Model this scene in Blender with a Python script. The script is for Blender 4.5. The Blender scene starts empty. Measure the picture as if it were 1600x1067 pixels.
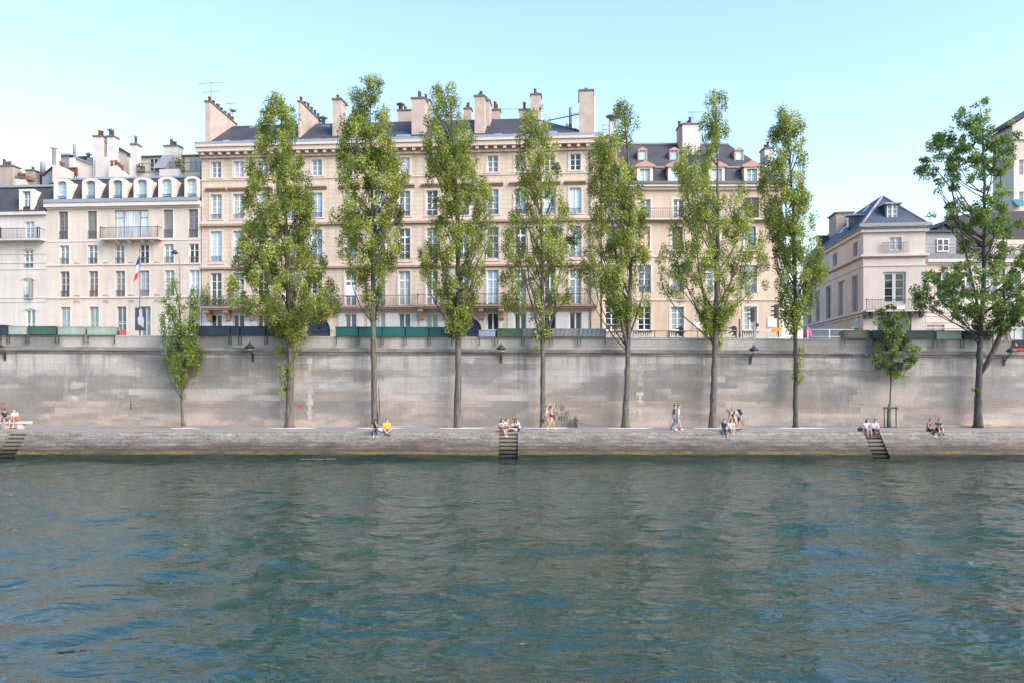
import bpy, bmesh, math, random
import numpy as np
from mathutils import Vector, Matrix
random.seed(7)
R = math.radians
C = bpy.context.scene.collection
F, CX, HY, CZ = 1242.0, 800.0, 585.0, 5.62          # lens in photo pixels, centre column, horizon row, eye height

def wx(px, Y): return (px - CX) * Y / F
def wz(py, Y): return CZ - (py - HY) * Y / F

# ---------------------------------------------------------------- mesh helpers
class MB:
    def __init__(s): s.v = []; s.f = []; s.sm = []
    def add(s, vs, fs, smooth=False):
        o = len(s.v); s.v += [tuple(p) for p in vs]
        for f in fs: s.f.append(tuple(i + o for i in f)); s.sm.append(smooth)
    def quad(s, a, b, c, d): s.add([a, b, c, d], [(0, 1, 2, 3)])
    def box(s, x0, x1, y0, y1, z0, z1):
        s.add([(x0,y0,z0),(x1,y0,z0),(x1,y1,z0),(x0,y1,z0),(x0,y0,z1),(x1,y0,z1),(x1,y1,z1),(x0,y1,z1)],
              [(0,3,2,1),(4,5,6,7),(0,1,5,4),(1,2,6,5),(2,3,7,6),(3,0,4,7)])
    def prism_xz(s, poly, y0, y1):                       # poly counter-clockwise seen from -y
        n = len(poly)
        s.add([(x, y0, z) for x, z in poly] + [(x, y1, z) for x, z in poly],
              [tuple(range(n)), tuple(range(2*n-1, n-1, -1))] + [(i, i+n, (i+1) % n + n, (i+1) % n) for i in range(n)])
    def prism_yz(s, poly, x0, x1):
        n = len(poly)
        s.add([(x0, y, z) for y, z in poly] + [(x1, y, z) for y, z in poly],
              [tuple(range(n)), tuple(range(2*n-1, n-1, -1))] + [(i, i+n, (i+1) % n + n, (i+1) % n) for i in range(n)])
    def tube(s, pts, rs, n=8, caps=True, smooth=True):
        pts = [Vector(p) for p in pts]
        if not hasattr(rs, '__len__'): rs = [rs] * len(pts)
        vs, fs = [], []
        for i, p in enumerate(pts):
            d = (pts[min(i+1, len(pts)-1)] - pts[max(i-1, 0)]).normalized()
            a = d.cross(Vector((0.31, 0.95, 0.07)));
            if a.length < 1e-3: a = d.cross(Vector((1, 0, 0)))
            a.normalize(); b = d.cross(a)
            for k in range(n):
                t = 2 * math.pi * k / n
                vs.append(p + (a * math.cos(t) + b * math.sin(t)) * rs[i])
        for i in range(len(pts) - 1):
            for k in range(n):
                fs.append((i*n+k, i*n+(k+1) % n, (i+1)*n+(k+1) % n, (i+1)*n+k))
        if caps: fs += [tuple(range(n-1, -1, -1)), tuple(range((len(pts)-1)*n, len(pts)*n))]
        s.add(vs, fs, smooth)
    def lathe(s, prof, c=(0, 0, 0), n=14, smooth=True):
        vs, fs = [], []
        for r, z in prof:
            for k in range(n):
                t = 2*math.pi*k/n; vs.append((c[0]+r*math.cos(t), c[1]+r*math.sin(t), c[2]+z))
        for i in range(len(prof)-1):
            for k in range(n): fs.append((i*n+k, i*n+(k+1) % n, (i+1)*n+(k+1) % n, (i+1)*n+k))
        fs += [tuple(range(n-1, -1, -1)), tuple(range((len(prof)-1)*n, len(prof)*n))]
        s.add(vs, fs, smooth)
    def ball(s, c, r, n=12, m=8):
        if not hasattr(r, '__len__'): r = (r, r, r)
        vs, fs = [], []
        for i in range(m+1):
            p = math.pi * i / m
            for k in range(n):
                t = 2*math.pi*k/n
                vs.append((c[0]+r[0]*math.sin(p)*math.cos(t), c[1]+r[1]*math.sin(p)*math.sin(t), c[2]-r[2]*math.cos(p)))
        for i in range(m):
            for k in range(n): fs.append((i*n+k, i*n+(k+1) % n, (i+1)*n+(k+1) % n, (i+1)*n+k))
        s.add(vs, fs, True)
    def build(s, name, mat, parent=None, loc=None):
        me = bpy.data.meshes.new(name); me.from_pydata(s.v, [], s.f); me.update()
        if any(s.sm): me.polygons.foreach_set('use_smooth', s.sm)
        return link(name, me, mat, parent, loc)

def link(name, me, mat, parent=None, loc=None):
    o = bpy.data.objects.new(name, me); C.objects.link(o)
    if mat is not None and len(me.materials) == 0: me.materials.append(mat)
    if parent is not None: o.parent = parent
    if loc is not None: o.location = loc
    return o
def tag(o, label=None, cat=None, group=None, kind=None):
    if label: o['label'] = label
    if cat: o['category'] = cat
    if group: o['group'] = group
    if kind: o['kind'] = kind
    return o
def thing(name, label, cat, loc=(0, 0, 0), rz=0, group=None):
    o = bpy.data.objects.new(name, None); C.objects.link(o); o.location = loc; o.rotation_euler = (0, 0, rz)
    o.empty_display_size = 0.3
    return tag(o, label, cat, group)
def copy_tree(o, parent=None):
    c = o.copy(); C.objects.link(c)
    if parent is not None: c.parent = parent
    for ch in list(o.children): copy_tree(ch, c)
    return c

# ---------------------------------------------------------------- materials
class NT:
    def __init__(s, name):
        s.m = bpy.data.materials.new(name); s.m.use_nodes = True
        s.t = s.m.node_tree; s.t.nodes.clear()
        s.out = s.t.nodes.new('ShaderNodeOutputMaterial')
    def n(s, typ, ins=None, **kw):
        nd = s.t.nodes.new(typ)
        for k, v in kw.items(): setattr(nd, k, v)
        for k, v in (ins or {}).items():
            if isinstance(v, bpy.types.NodeSocket): s.t.links.new(v, nd.inputs[k])
            else: nd.inputs[k].default_value = v
        return nd
    def coord(s, scale=(1, 1, 1), kind='Object'):
        tc = s.n('ShaderNodeTexCoord')
        return s.n('ShaderNodeMapping', {'Vector': tc.outputs[kind], 'Scale': scale}).outputs[0]
    def noise(s, scale, detail=4, vec=None, rough=.55, dist=0.0):
        i = {'Scale': scale, 'Detail': detail, 'Roughness': rough, 'Distortion': dist}
        if vec is not None: i['Vector'] = vec
        return s.n('ShaderNodeTexNoise', i).outputs['Fac']
    def ramp(s, fac, stops, interp='LINEAR'):
        nd = s.n('ShaderNodeValToRGB', {'Fac': fac}); cr = nd.color_ramp; cr.interpolation = interp
        while len(cr.elements) < len(stops): cr.elements.new(0.5)
        for e, (p, c) in zip(cr.elements, stops):
            e.position = p; e.color = (c[0], c[1], c[2], 1) if hasattr(c, '__len__') else (c, c, c, 1)
        return nd.outputs['Color']
    def mix(s, fac, a, b, mode='MIX'):
        nd = s.n('ShaderNodeMix', data_type='RGBA', blend_type=mode)
        for key, v in ((0, fac), (6, a), (7, b)):
            if isinstance(v, bpy.types.NodeSocket): s.t.links.new(v, nd.inputs[key])
            elif key == 0: nd.inputs[0].default_value = v
            else: nd.inputs[key].default_value = (v[0], v[1], v[2], 1)
        return nd.outputs[2]
    def math(s, op, a, b=0.0, c=0.0):
        nd = s.n('ShaderNodeMath', operation=op)
        for i, v in enumerate((a, b, c)):
            if isinstance(v, bpy.types.NodeSocket): s.t.links.new(v, nd.inputs[i])
            else: nd.inputs[i].default_value = v
        return nd.outputs[0]
    def xz(s, kind='Object'):
        sp = s.n('ShaderNodeSeparateXYZ', {'Vector': s.n('ShaderNodeTexCoord').outputs[kind]})
        return s.n('ShaderNodeCombineXYZ', {'X': s.math('ADD', sp.outputs[0], sp.outputs[1]), 'Y': sp.outputs[2]}).outputs[0], sp
    def bump(s, h, strength=.3, dist=.02):
        return s.n('ShaderNodeBump', {'Height': h, 'Strength': strength, 'Distance': dist}).outputs[0]
    def pbr(s, col, rough=.8, normal=None, **kw):
        i = {'Roughness': rough}
        i['Base Color'] = col if isinstance(col, bpy.types.NodeSocket) else (*col, 1)
        if normal is not None: i['Normal'] = normal
        i.update({k.replace('_', ' '): v for k, v in kw.items()})
        p = s.n('ShaderNodeBsdfPrincipled', i)
        s.t.links.new(p.outputs[0], s.out.inputs[0]); return s.m

def m_plain(name, col, rough=.7, var=.18, scale=6, **kw):
    t = NT(name); nz = t.noise(scale, 5, t.coord())
    c = t.mix(t.ramp(nz, [(.3, 0), (.7, 1)]), [x*(1-var) for x in col], [min(1, x*(1+var)) for x in col])
    return t.pbr(c, rough, **kw)

def m_stone(name, col, jw=1.1, jh=.42, joint=.75, dirt=.25, warm=None):
    t = NT(name); v, sp = t.xz()
    br = t.n('ShaderNodeTexBrick', {'Vector': v, 'Color1': (1, 1, 1, 1), 'Color2': (.93, .92, .90, 1), 'Mortar': (joint, joint*.97, joint*.93, 1), 'Scale': 1.0,
             'Mortar Size': .018, 'Mortar Smooth': .3, 'Brick Width': jw, 'Row Height': jh}).outputs['Color']
    c = t.mix(t.ramp(t.noise(.35, 6, t.coord()), [(.35, 0), (.7, 1)]), col, [x*y for x, y in zip(col, (.88, .85, .82))])
    streak = t.ramp(t.noise(1.0, 5, t.coord((2.2, 2.2, .18))), [(.45, 0), (.75, 1)])
    c = t.mix(t.math('MULTIPLY', streak, dirt), c, (.20, .18, .165))
    c = t.mix(.9, c, br, 'MULTIPLY')
    c = t.mix(.25, c, t.ramp(t.noise(14, 4, t.coord()), [(.2, .6), (.8, 1)]), 'MULTIPLY')
    return t.pbr(c, .9, t.bump(t.n('ShaderNodeRGBToBW', {'Color': br}).outputs[0], .25, .02))

def m_quay_wall():
    t = NT('river_wall_stone'); v, sp = t.xz(); co = t.coord(); x, z = sp.outputs[0], sp.outputs[2]
    def snap(a, step):
        n = t.n('ShaderNodeMath', {0: a}, operation='SNAP'); n.inputs[1].default_value = step; return n.outputs[0]
    zs = snap(z, .46); xo = t.math('ADD', x, t.math('MULTIPLY', zs, 1.87)); xs = snap(xo, 1.15)
    def blk(sx, sz, seed, mixf, detail=4):                 # patches whose edges follow the blocks
        a = t.n('ShaderNodeCombineXYZ', {'X': t.math('MULTIPLY', t.math('SUBTRACT', xs, t.math('MULTIPLY', zs, 1.87)), sx), 'Y': t.math('MULTIPLY', zs, sz), 'Z': seed}).outputs[0]
        b = t.n('ShaderNodeCombineXYZ', {'X': t.math('MULTIPLY', x, sx), 'Y': t.math('MULTIPLY', z, sz), 'Z': seed}).outputs[0]
        m = t.n('ShaderNodeMix', {0: mixf}, data_type='VECTOR'); t.t.links.new(a, m.inputs[4]); t.t.links.new(b, m.inputs[5])
        return t.n('ShaderNodeTexNoise', {'Vector': m.outputs[1], 'Scale': 1.0, 'Detail': detail, 'Roughness': .6}).outputs['Fac']
    b = t.n('ShaderNodeTexBrick', {'Vector': v, 'Color1': (1, 1, 1, 1), 'Color2': (.88, .87, .86, 1), 'Mortar': (.84, .83, .82, 1), 'Scale': 1,
             'Mortar Size': .014, 'Mortar Smooth': .5, 'Brick Width': 1.15, 'Row Height': .46, 'Bias': -.2}, offset=.5).outputs['Color']
    zn = t.math('ADD', z, t.math('MULTIPLY', t.math('SUBTRACT', t.noise(.5, 5, t.coord((.6, 1, .6))), .5), 1.0))
    c = t.ramp(t.math('DIVIDE', zn, 7.5), [(.22, (.46, .37, .30)), (.34, (.435, .365, .31)), (.45, (.37, .315, .265)), (.55, (.43, .38, .34)), (.72, (.445, .40, .37)), (.97, (.46, .415, .385))])
    c = t.mix(t.math('MULTIPLY', t.ramp(blk(.16, .55, 3.1, .55), [(.47, 0), (.56, 1)]), .72), c, (.195, .178, .178))     # grey grime
    c = t.mix(t.math('MULTIPLY', t.ramp(blk(.12, .8, 9.7, .5), [(.50, 0), (.60, 1)]), .65), c, (.215, .185, .145))         # brown damp courses
    st = t.ramp(t.noise(1.0, 6, t.coord((1.3, 1, .09)), .65), [(.47, 0), (.64, 1)])
    hi = t.ramp(t.math('DIVIDE', z, 7.5), [(.50, 0), (.9, 1)])
    c = t.mix(t.math('MULTIPLY', t.math('MULTIPLY', st, hi), .72), c, (.155, .15, .15))                                 # run-off streaks under the ledge
    st2 = t.ramp(t.noise(1.0, 5, t.coord((.9, 1, .10), 'Object'), .6), [(.60, 0), (.70, 1)])
    c = t.mix(t.math('MULTIPLY', st2, .4), c, (.47, .45, .43))
    c = t.mix(t.math('MULTIPLY', t.ramp(blk(.33, .75, 21.3, .22, 2), [(.655, 0), (.675, 1)]), .6), c, (.45, .405, .375))    # pale repairs
    c = t.mix(.55, c, t.ramp(blk(.05, 9.0, 5.5, .0, 2), [(.35, .74), (.62, 1.04)]), 'MULTIPLY')                              # whole courses that differ
    c = t.mix(.85, c, b, 'MULTIPLY')
    ph = t.math('ABSOLUTE', t.math('SUBTRACT', t.math('FRACT', t.math('DIVIDE', t.math('ADD', z, t.math('MULTIPLY', t.noise(.4, 2, co), .05)), .46)), .5))
    joint = t.math('MULTIPLY', t.ramp(ph, [(.455, 0), (.485, 1)]), t.ramp(t.noise(.35, 5, t.coord((.7, 1, 2.5)), .65), [(.42, .05), (.62, .5)]))
    c = t.mix(joint, c, (.13, .12, .11))
    fine = t.noise(5, 9, t.coord((1, 1, 1.8)), .74)
    c = t.mix(.7, c, t.ramp(fine, [(.28, .5), (.68, 1.12)]), 'MULTIPLY')
    bw = t.n('ShaderNodeRGBToBW', {'Color': b}).outputs[0]
    return t.pbr(c, .92, t.bump(t.math('ADD', t.math('MULTIPLY', bw, .5), fine), .45, .03))

def m_bank():
    t = NT('bank_stone'); v, sp = t.xz(); z = sp.outputs[2]
    wv = t.n('ShaderNodeTexNoise', {'Vector': t.coord((1.2, 1, 2)), 'Scale': 1.5, 'Detail': 4}).outputs['Color']
    v = t.n('ShaderNodeVectorMath', {0: v, 1: t.n('ShaderNodeVectorMath', {0: wv, 1: (.16, .10, 0)}, operation='MULTIPLY').outputs[0]}, operation='ADD').outputs[0]
    n1 = t.noise(.6, 8, t.coord((.45, 1, 1)), .72); n0 = t.noise(2.2, 6, t.coord((.8, 1, 2.5)), .7)
    wob = t.math('ADD', t.math('MULTIPLY', t.math('SUBTRACT', n1, .5), 1.25), t.math('MULTIPLY', t.math('SUBTRACT', n0, .5), .5))
    zn = t.math('ADD', z, wob); zl = t.math('ADD', z, t.math('MULTIPLY', wob, .22))
    up = t.ramp(t.math('DIVIDE', zn, 1.75), [(.22, (.045, .035, .022)), (.36, (.085, .062, .048)), (.48, (.135, .108, .09)), (.62, (.205, .172, .138)), (.80, (.255, .22, .185)), (1.0, (.29, .255, .22))])
    low = t.ramp(t.math('DIVIDE', zl, 1.75), [(.08, (.005, .014, .011)), (.19, (.007, .020, .013)), (.205, (.13, .105, .022)), (.27, (.16, .10, .032)), (.33, (.085, .058, .028)), (.36, (.05, .038, .026))])
    c = t.mix(t.ramp(t.math('DIVIDE', zl, 1.75), [(.31, 0), (.40, 1)]), low, up)
    b = t.n('ShaderNodeTexBrick', {'Vector': v, 'Color1': (1, 1, 1, 1), 'Color2': (.60, .57, .54, 1), 'Mortar': (.36, .33, .30, 1), 'Scale': 1,
             'Mortar Size': .020, 'Mortar Smooth': .4, 'Brick Width': .8, 'Row Height': .22}).outputs['Color']
    upper = t.ramp(t.math('DIVIDE', z, 1.75), [(.25, 0), (.45, 1)])
    c = t.mix(t.math('MULTIPLY', t.math('MULTIPLY', upper, t.ramp(t.noise(.5, 4, t.coord()), [(.35, .45), (.65, 1)])), .9), c, b, 'MULTIPLY')
    dk = t.ramp(t.noise(1.0, 7, t.coord((.35, 1, 3.0)), .72), [(.48, 0), (.58, 1)])
    mid = t.ramp(t.math('DIVIDE', z, 1.75), [(.35, 1), (.90, 0)])
    c = t.mix(t.math('MULTIPLY', t.math('MULTIPLY', dk, mid), .75), c, (.06, .045, .038))
    rust = t.ramp(t.noise(.42, 6, t.coord((1, 1, 1.7)), .65), [(.60, 0), (.70, 1)])
    c = t.mix(t.math('MULTIPLY', t.math('MULTIPLY', rust, upper), .5), c, (.16, .09, .045))
    green = t.ramp(t.noise(.9, 7, t.coord((.6, 1, 2)), .7), [(.47, 0), (.58, 1)])
    lo = t.ramp(t.math('DIVIDE', zl, 1.75), [(.22, 1), (.40, 0)])
    c = t.mix(t.math('MULTIPLY', t.math('MULTIPLY', green, lo), .9), c, (.024, .036, .011))
    fine = t.noise(6, 9, t.coord((.7, 1, 1.5)), .76)
    c = t.mix(.9, c, t.ramp(fine, [(.30, .3), (.66, 1.25)]), 'MULTIPLY')
    ln = t.noise(1.0, 8, t.coord((.55, 1, 5.5)), .75)
    c = t.mix(t.math('MULTIPLY', upper, .8), c, t.ramp(ln, [(.38, .55), (.58, 1.15)]), 'MULTIPLY')
    return t.pbr(c, .85, t.bump(t.math('ADD', t.math('MULTIPLY', t.n('ShaderNodeRGBToBW', {'Color': b}).outputs[0], .6), fine), .6, .05))

def m_pane(name, col, fold=.25, rough=.06, top=None):
    t = NT(name); v, sp = t.xz()
    w = t.noise(3.2, 3, t.coord((2.2, 2.2, .12)))
    c = t.mix(t.ramp(w, [(.35, 0), (.65, 1)]), [x*(1-fold) for x in col], [min(1, x*(1+fold)) for x in col])
    big = t.n('ShaderNodeObjectInfo').outputs['Random']
    c = t.mix(.75, c, t.ramp(big, [(0, .3), (.4, .75), (.7, 1), (1, 1.15)]), 'MULTIPLY')
    return t.pbr(c, rough, IOR=1.5)

def m_leaf(name, dark, light, trans=.3, silver=None):
    t = NT(name)
    at = t.n('ShaderNodeAttribute', attribute_name='tone').outputs['Fac']
    mid = [(a+b)/2 for a, b in zip(dark, light)]
    stops = [(0, dark), (.55, mid), (.85, light)]
    if silver: stops.append((1.0, silver))
    c = t.ramp(at, stops)
    d = t.n('ShaderNodeBsdfPrincipled', {'Base Color': c, 'Roughness': .5, 'Specular IOR Level': .25})
    tr = t.n('ShaderNodeBsdfTranslucent', {'Color': t.mix(1.0, c, (1.0, 1.05, .55), 'MULTIPLY')})
    ms = t.n('ShaderNodeMixShader', {0: trans, 1: d.outputs[0], 2: tr.outputs[0]})
    t.t.links.new(ms.outputs[0], t.out.inputs[0]); return t.m

def m_bark(name, a, b):
    t = NT(name)
    n = t.noise(3.0, 7, t.coord((2.2, 2.2, .45)), .7)
    c = t.ramp(n, [(.34, a), (.52, b), (.72, [x*1.35 for x in b])])
    return t.pbr(c, .95, t.bump(n, .9, .06))

def m_slate(name, col=(.075, .08, .095)):
    t = NT(name); v, sp = t.xz()
    b = t.n('ShaderNodeTexBrick', {'Vector': v, 'Color1': (*col, 1), 'Color2': (*[x*.8 for x in col], 1), 'Mortar': (*[x*.5 for x in col], 1), 'Scale': 1,
            'Mortar Size': .012, 'Brick Width': .35, 'Row Height': .2}).outputs['Color']
    c = t.mix(t.ramp(t.noise(.5, 6, t.coord((1, 1, .4))), [(.4, 0), (.7, .5)]), b, [x*1.7 for x in col])
    return t.pbr(c, .72)

def m_water():
    t = NT('river_water'); co = t.coord((1, 1, 1))
    n1 = t.noise(1.15, 2, t.coord((.7, 1.3, 1)), .5, .5); n2 = t.noise(3.6, 2, t.coord((.7, 1.3, 1)), .5, .3)
    gust = t.ramp(t.noise(.075, 4, t.coord((.6, 1.2, 1)), .6), [(.38, .6), (.62, 1)])
    h = t.math('MULTIPLY', t.math('ADD', n1, t.math('MULTIPLY', n2, .30)), gust)
    b = t.bump(h, 1.0, .15)
    c = t.mix(t.ramp(t.noise(.06, 3, co), [(.4, 0), (.65, 1)]), (.009, .043, .037), (.028, .042, .027))
    return t.pbr(c, .02, b, IOR=1.333, Specular_IOR_Level=.9)

M = {}
def build_materials():
    M['main'] = m_stone('limestone_beige', (.66, .535, .42), 1.4, .42, .62, .32)
    M['main_trim'] = m_plain('limestone_trim', (.60, .475, .395), .85, .10)
    M['main_dark'] = m_plain('ochre_stone_and_shade', (.36, .235, .17), .85, .15)  # ochre of the ledges, also the painted shade behind the cornice blocks
    M['cream'] = m_stone('cream_render', (.65, .505, .38), 3.2, 1.6, .90, .26)
    M['cream_trim'] = m_plain('cream_trim_stone', (.60, .52, .43), .85, .10)
    M['white'] = m_stone('pale_render', (.64, .55, .465), 4.0, 1.9, .9, .22)
    M['white_trim'] = m_plain('pale_trim', (.63, .53, .46), .85, .08)
    M['bluewhite'] = m_stone('cool_white_render', (.61, .56, .52), 4, 1.6, .9, .24)
    M['grey_white'] = m_stone('grey_white_stone', (.60, .53, .48), 2.2, .7, .95, .16)
    M['grey_trim'] = m_plain('grey_trim_stone', (.52, .455, .415), .85, .1)
    M['pinkish'] = m_stone('rosy_stone', (.60, .51, .455), 2.4, .7, .90, .12)
    M['slate'] = m_slate('roof_slate', (.044, .041, .046)); M['slate2'] = m_slate('roof_slate_brown', (.056, .048, .052)); M['slateblue'] = m_slate('roof_zinc_blue', (.046, .058, .082))
    M['zinc'] = m_plain('zinc_sheet', (.24, .27, .32), .45, .15)
    M['lead'] = m_plain('pale_lead', (.25, .24, .25), .5, .15)
    M['frame'] = m_plain('white_paint', (.72, .71, .70), .5, .06)
    M['frame_dark'] = m_plain('taupe_paint', (.23, .205, .19), .5, .1)
    M['frame_grey'] = m_plain('grey_paint', (.42, .42, .41), .5, .08)
    M['iron'] = m_plain('black_iron', (.035, .037, .042), .5, .2)
    M['iron_grey'] = m_plain('grey_iron', (.11, .11, .12), .5, .2)
    M['shutter'] = m_plain('white_shutter_paint', (.62, .60, .59), .6, .06)
    M['p_dark'] = m_pane('dark_glass', (.025, .03, .038))
    M['p_blue'] = m_pane('blue_glass', (.24, .34, .42))
    M['p_pale'] = m_pane('net_curtain_glass', (.46, .50, .53))
    M['p_grey'] = m_pane('grey_glass', (.17, .185, .20))
    M['p_green'] = m_pane('green_tint_glass', (.22, .29, .285))
    M['p_sky'] = m_pane('pale_blue_glass', (.42, .60, .70), .1)  # nearly even pale blue set as the pane colour
    M['p_red'] = m_pane('red_curtain_glass', (.20, .13, .12))
    t = NT('lamp_lit_glass'); n = t.noise(1.6, 2, t.coord())
    c = t.ramp(n, [(.42, (.16, .12, .10)), (.6, (.75, .36, .14))])
    p = t.n('ShaderNodeBsdfPrincipled', {'Base Color': c, 'Roughness': .1, 'Emission Color': c, 'Emission Strength': t.math('MULTIPLY', t.ramp(n, [(.45, 0), (.65, 1)]), .7)})
    t.t.links.new(p.outputs[0], t.out.inputs[0]); M['p_lit'] = t.m
    M['chim'] = m_plain('chimney_render', (.43, .335, .28), .9, .14, 1.2); M['chim_white'] = m_plain('white_chimney_render', (.54, .49, .46), .9, .08, 1.2)
    M['chim_dark'] = m_plain('brown_chimney_render', (.33, .275, .235), .9, .14, 1.2)
    M['pot'] = m_plain('terracotta', (.25, .125, .09), .8, .2); M['cap'] = m_plain('dark_chimney_cap', (.13, .105, .10), .8, .2); M['flue'] = m_plain('blue_grey_metal', (.13, .19, .26), .4, .2)
    M['gable'] = m_plain('cream_gable_render', (.58, .50, .43), .9, .06, .8)
    M['terra'] = m_plain('rosy_pediment_stone', (.42, .25, .20), .8, .15)
    M['door'] = m_plain('navy_door_paint', (.022, .032, .065), .4, .15)
    M['qwall'] = m_quay_wall(); M['bank'] = m_bank()
    t = NT('step_stone'); sp = t.n('ShaderNodeSeparateXYZ', {'Vector': t.n('ShaderNodeTexCoord').outputs['Object']})
    zz = t.math('ADD', sp.outputs[2], t.math('MULTIPLY', t.math('SUBTRACT', t.noise(3, 5, t.coord()), .5), .3))
    M['step'] = t.pbr(t.ramp(t.math('DIVIDE', zz, 1.75), [(.1, (.012, .018, .014)), (.3, (.045, .04, .026)), (.45, (.14, .118, .09)), (.9, (.22, .19, .15))]), .85, t.bump(t.noise(12, 5, t.coord()), .4, .03))
    t = NT('ledge_stone'); n = t.noise(.8, 7, t.coord((.6, 1, 2)), .65)
    M['ledge'] = t.pbr(t.ramp(n, [(.35, (.09, .08, .075)), (.55, (.22, .195, .175)), (.72, (.32, .285, .26))]), .9, t.bump(t.noise(10, 5, t.coord()), .4, .03))
    t = NT('parapet_stone'); v, sp = t.xz()
    b = t.n('ShaderNodeTexBrick', {'Vector': v, 'Color1': (1, 1, 1, 1), 'Color2': (.9, .89, .88, 1), 'Mortar': (.55, .54, .52, 1), 'Scale': 1, 'Mortar Size': .012, 'Brick Width': 1.9, 'Row Height': .48}).outputs['Color']
    c = t.mix(t.ramp(t.noise(.13, 4, t.coord((1, 1, .4))), [(.50, 0), (.56, 1)]), (.43, .39, .36), (.22, .205, .195))
    c = t.mix(.6, c, t.ramp(t.noise(2, 7, t.coord((1, 1, .5)), .7), [(.3, .62), (.7, 1.05)]), 'MULTIPLY')
    M['parapet'] = t.pbr(t.mix(.9, c, b, 'MULTIPLY'), .9)
    t = NT('quay_asphalt'); n = t.noise(.6, 6, t.coord((.5, 1.6, 1)), .65)
    c = t.mix(.5, t.ramp(n, [(.3, (.20, .178, .165)), (.7, (.285, .255, .235))]), t.ramp(t.noise(30, 4, t.coord()), [(.3, .75), (.7, 1.05)]), 'MULTIPLY')
    M['path'] = t.pbr(c, .9, t.bump(t.noise(40, 4, t.coord()), .3, .01))
    M['coping'] = m_plain('edge_coping_stone', (.235, .208, .195), .9, .3, 1.5)
    M['sand'] = m_plain('pale_sand', (.52, .475, .42), .95, .15, 3)
    M['verge'] = m_plain('dry_earth', (.26, .20, .125), .95, .3, 2.2)
    M['road'] = m_plain('street_asphalt', (.06, .06, .063), .9, .2, 3); M['pave'] = m_plain('pavement_slabs', (.30, .29, .28), .9, .15, 2)
    M['ground'] = m_plain('city_ground', (.16, .155, .15), .95, .2, .1)
    M['chain'] = m_plain('chain_stone', (.33, .285, .26), .9, .35, 1.6)
    M['water'] = m_water()
    M['leaf'] = m_leaf('poplar_leaves', (.06, .108, .028), (.44, .47, .10), .48, (.66, .66, .36))
    M['leaf_d'] = m_leaf('dark_leaves', (.035, .088, .032), (.26, .34, .09), .5, (.42, .48, .22))
    M['leaf_y'] = m_leaf('fresh_leaves', (.07, .14, .03), (.36, .44, .08), .5)
    M['bark'] = m_bark('poplar_bark', (.030, .024, .022), (.125, .105, .092)); M['bark_d'] = m_bark('dark_bark', (.020, .017, .016), (.075, .066, .060))
    M['bark_l'] = m_bark('young_bark', (.04, .03, .025), (.12, .09, .075))
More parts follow.
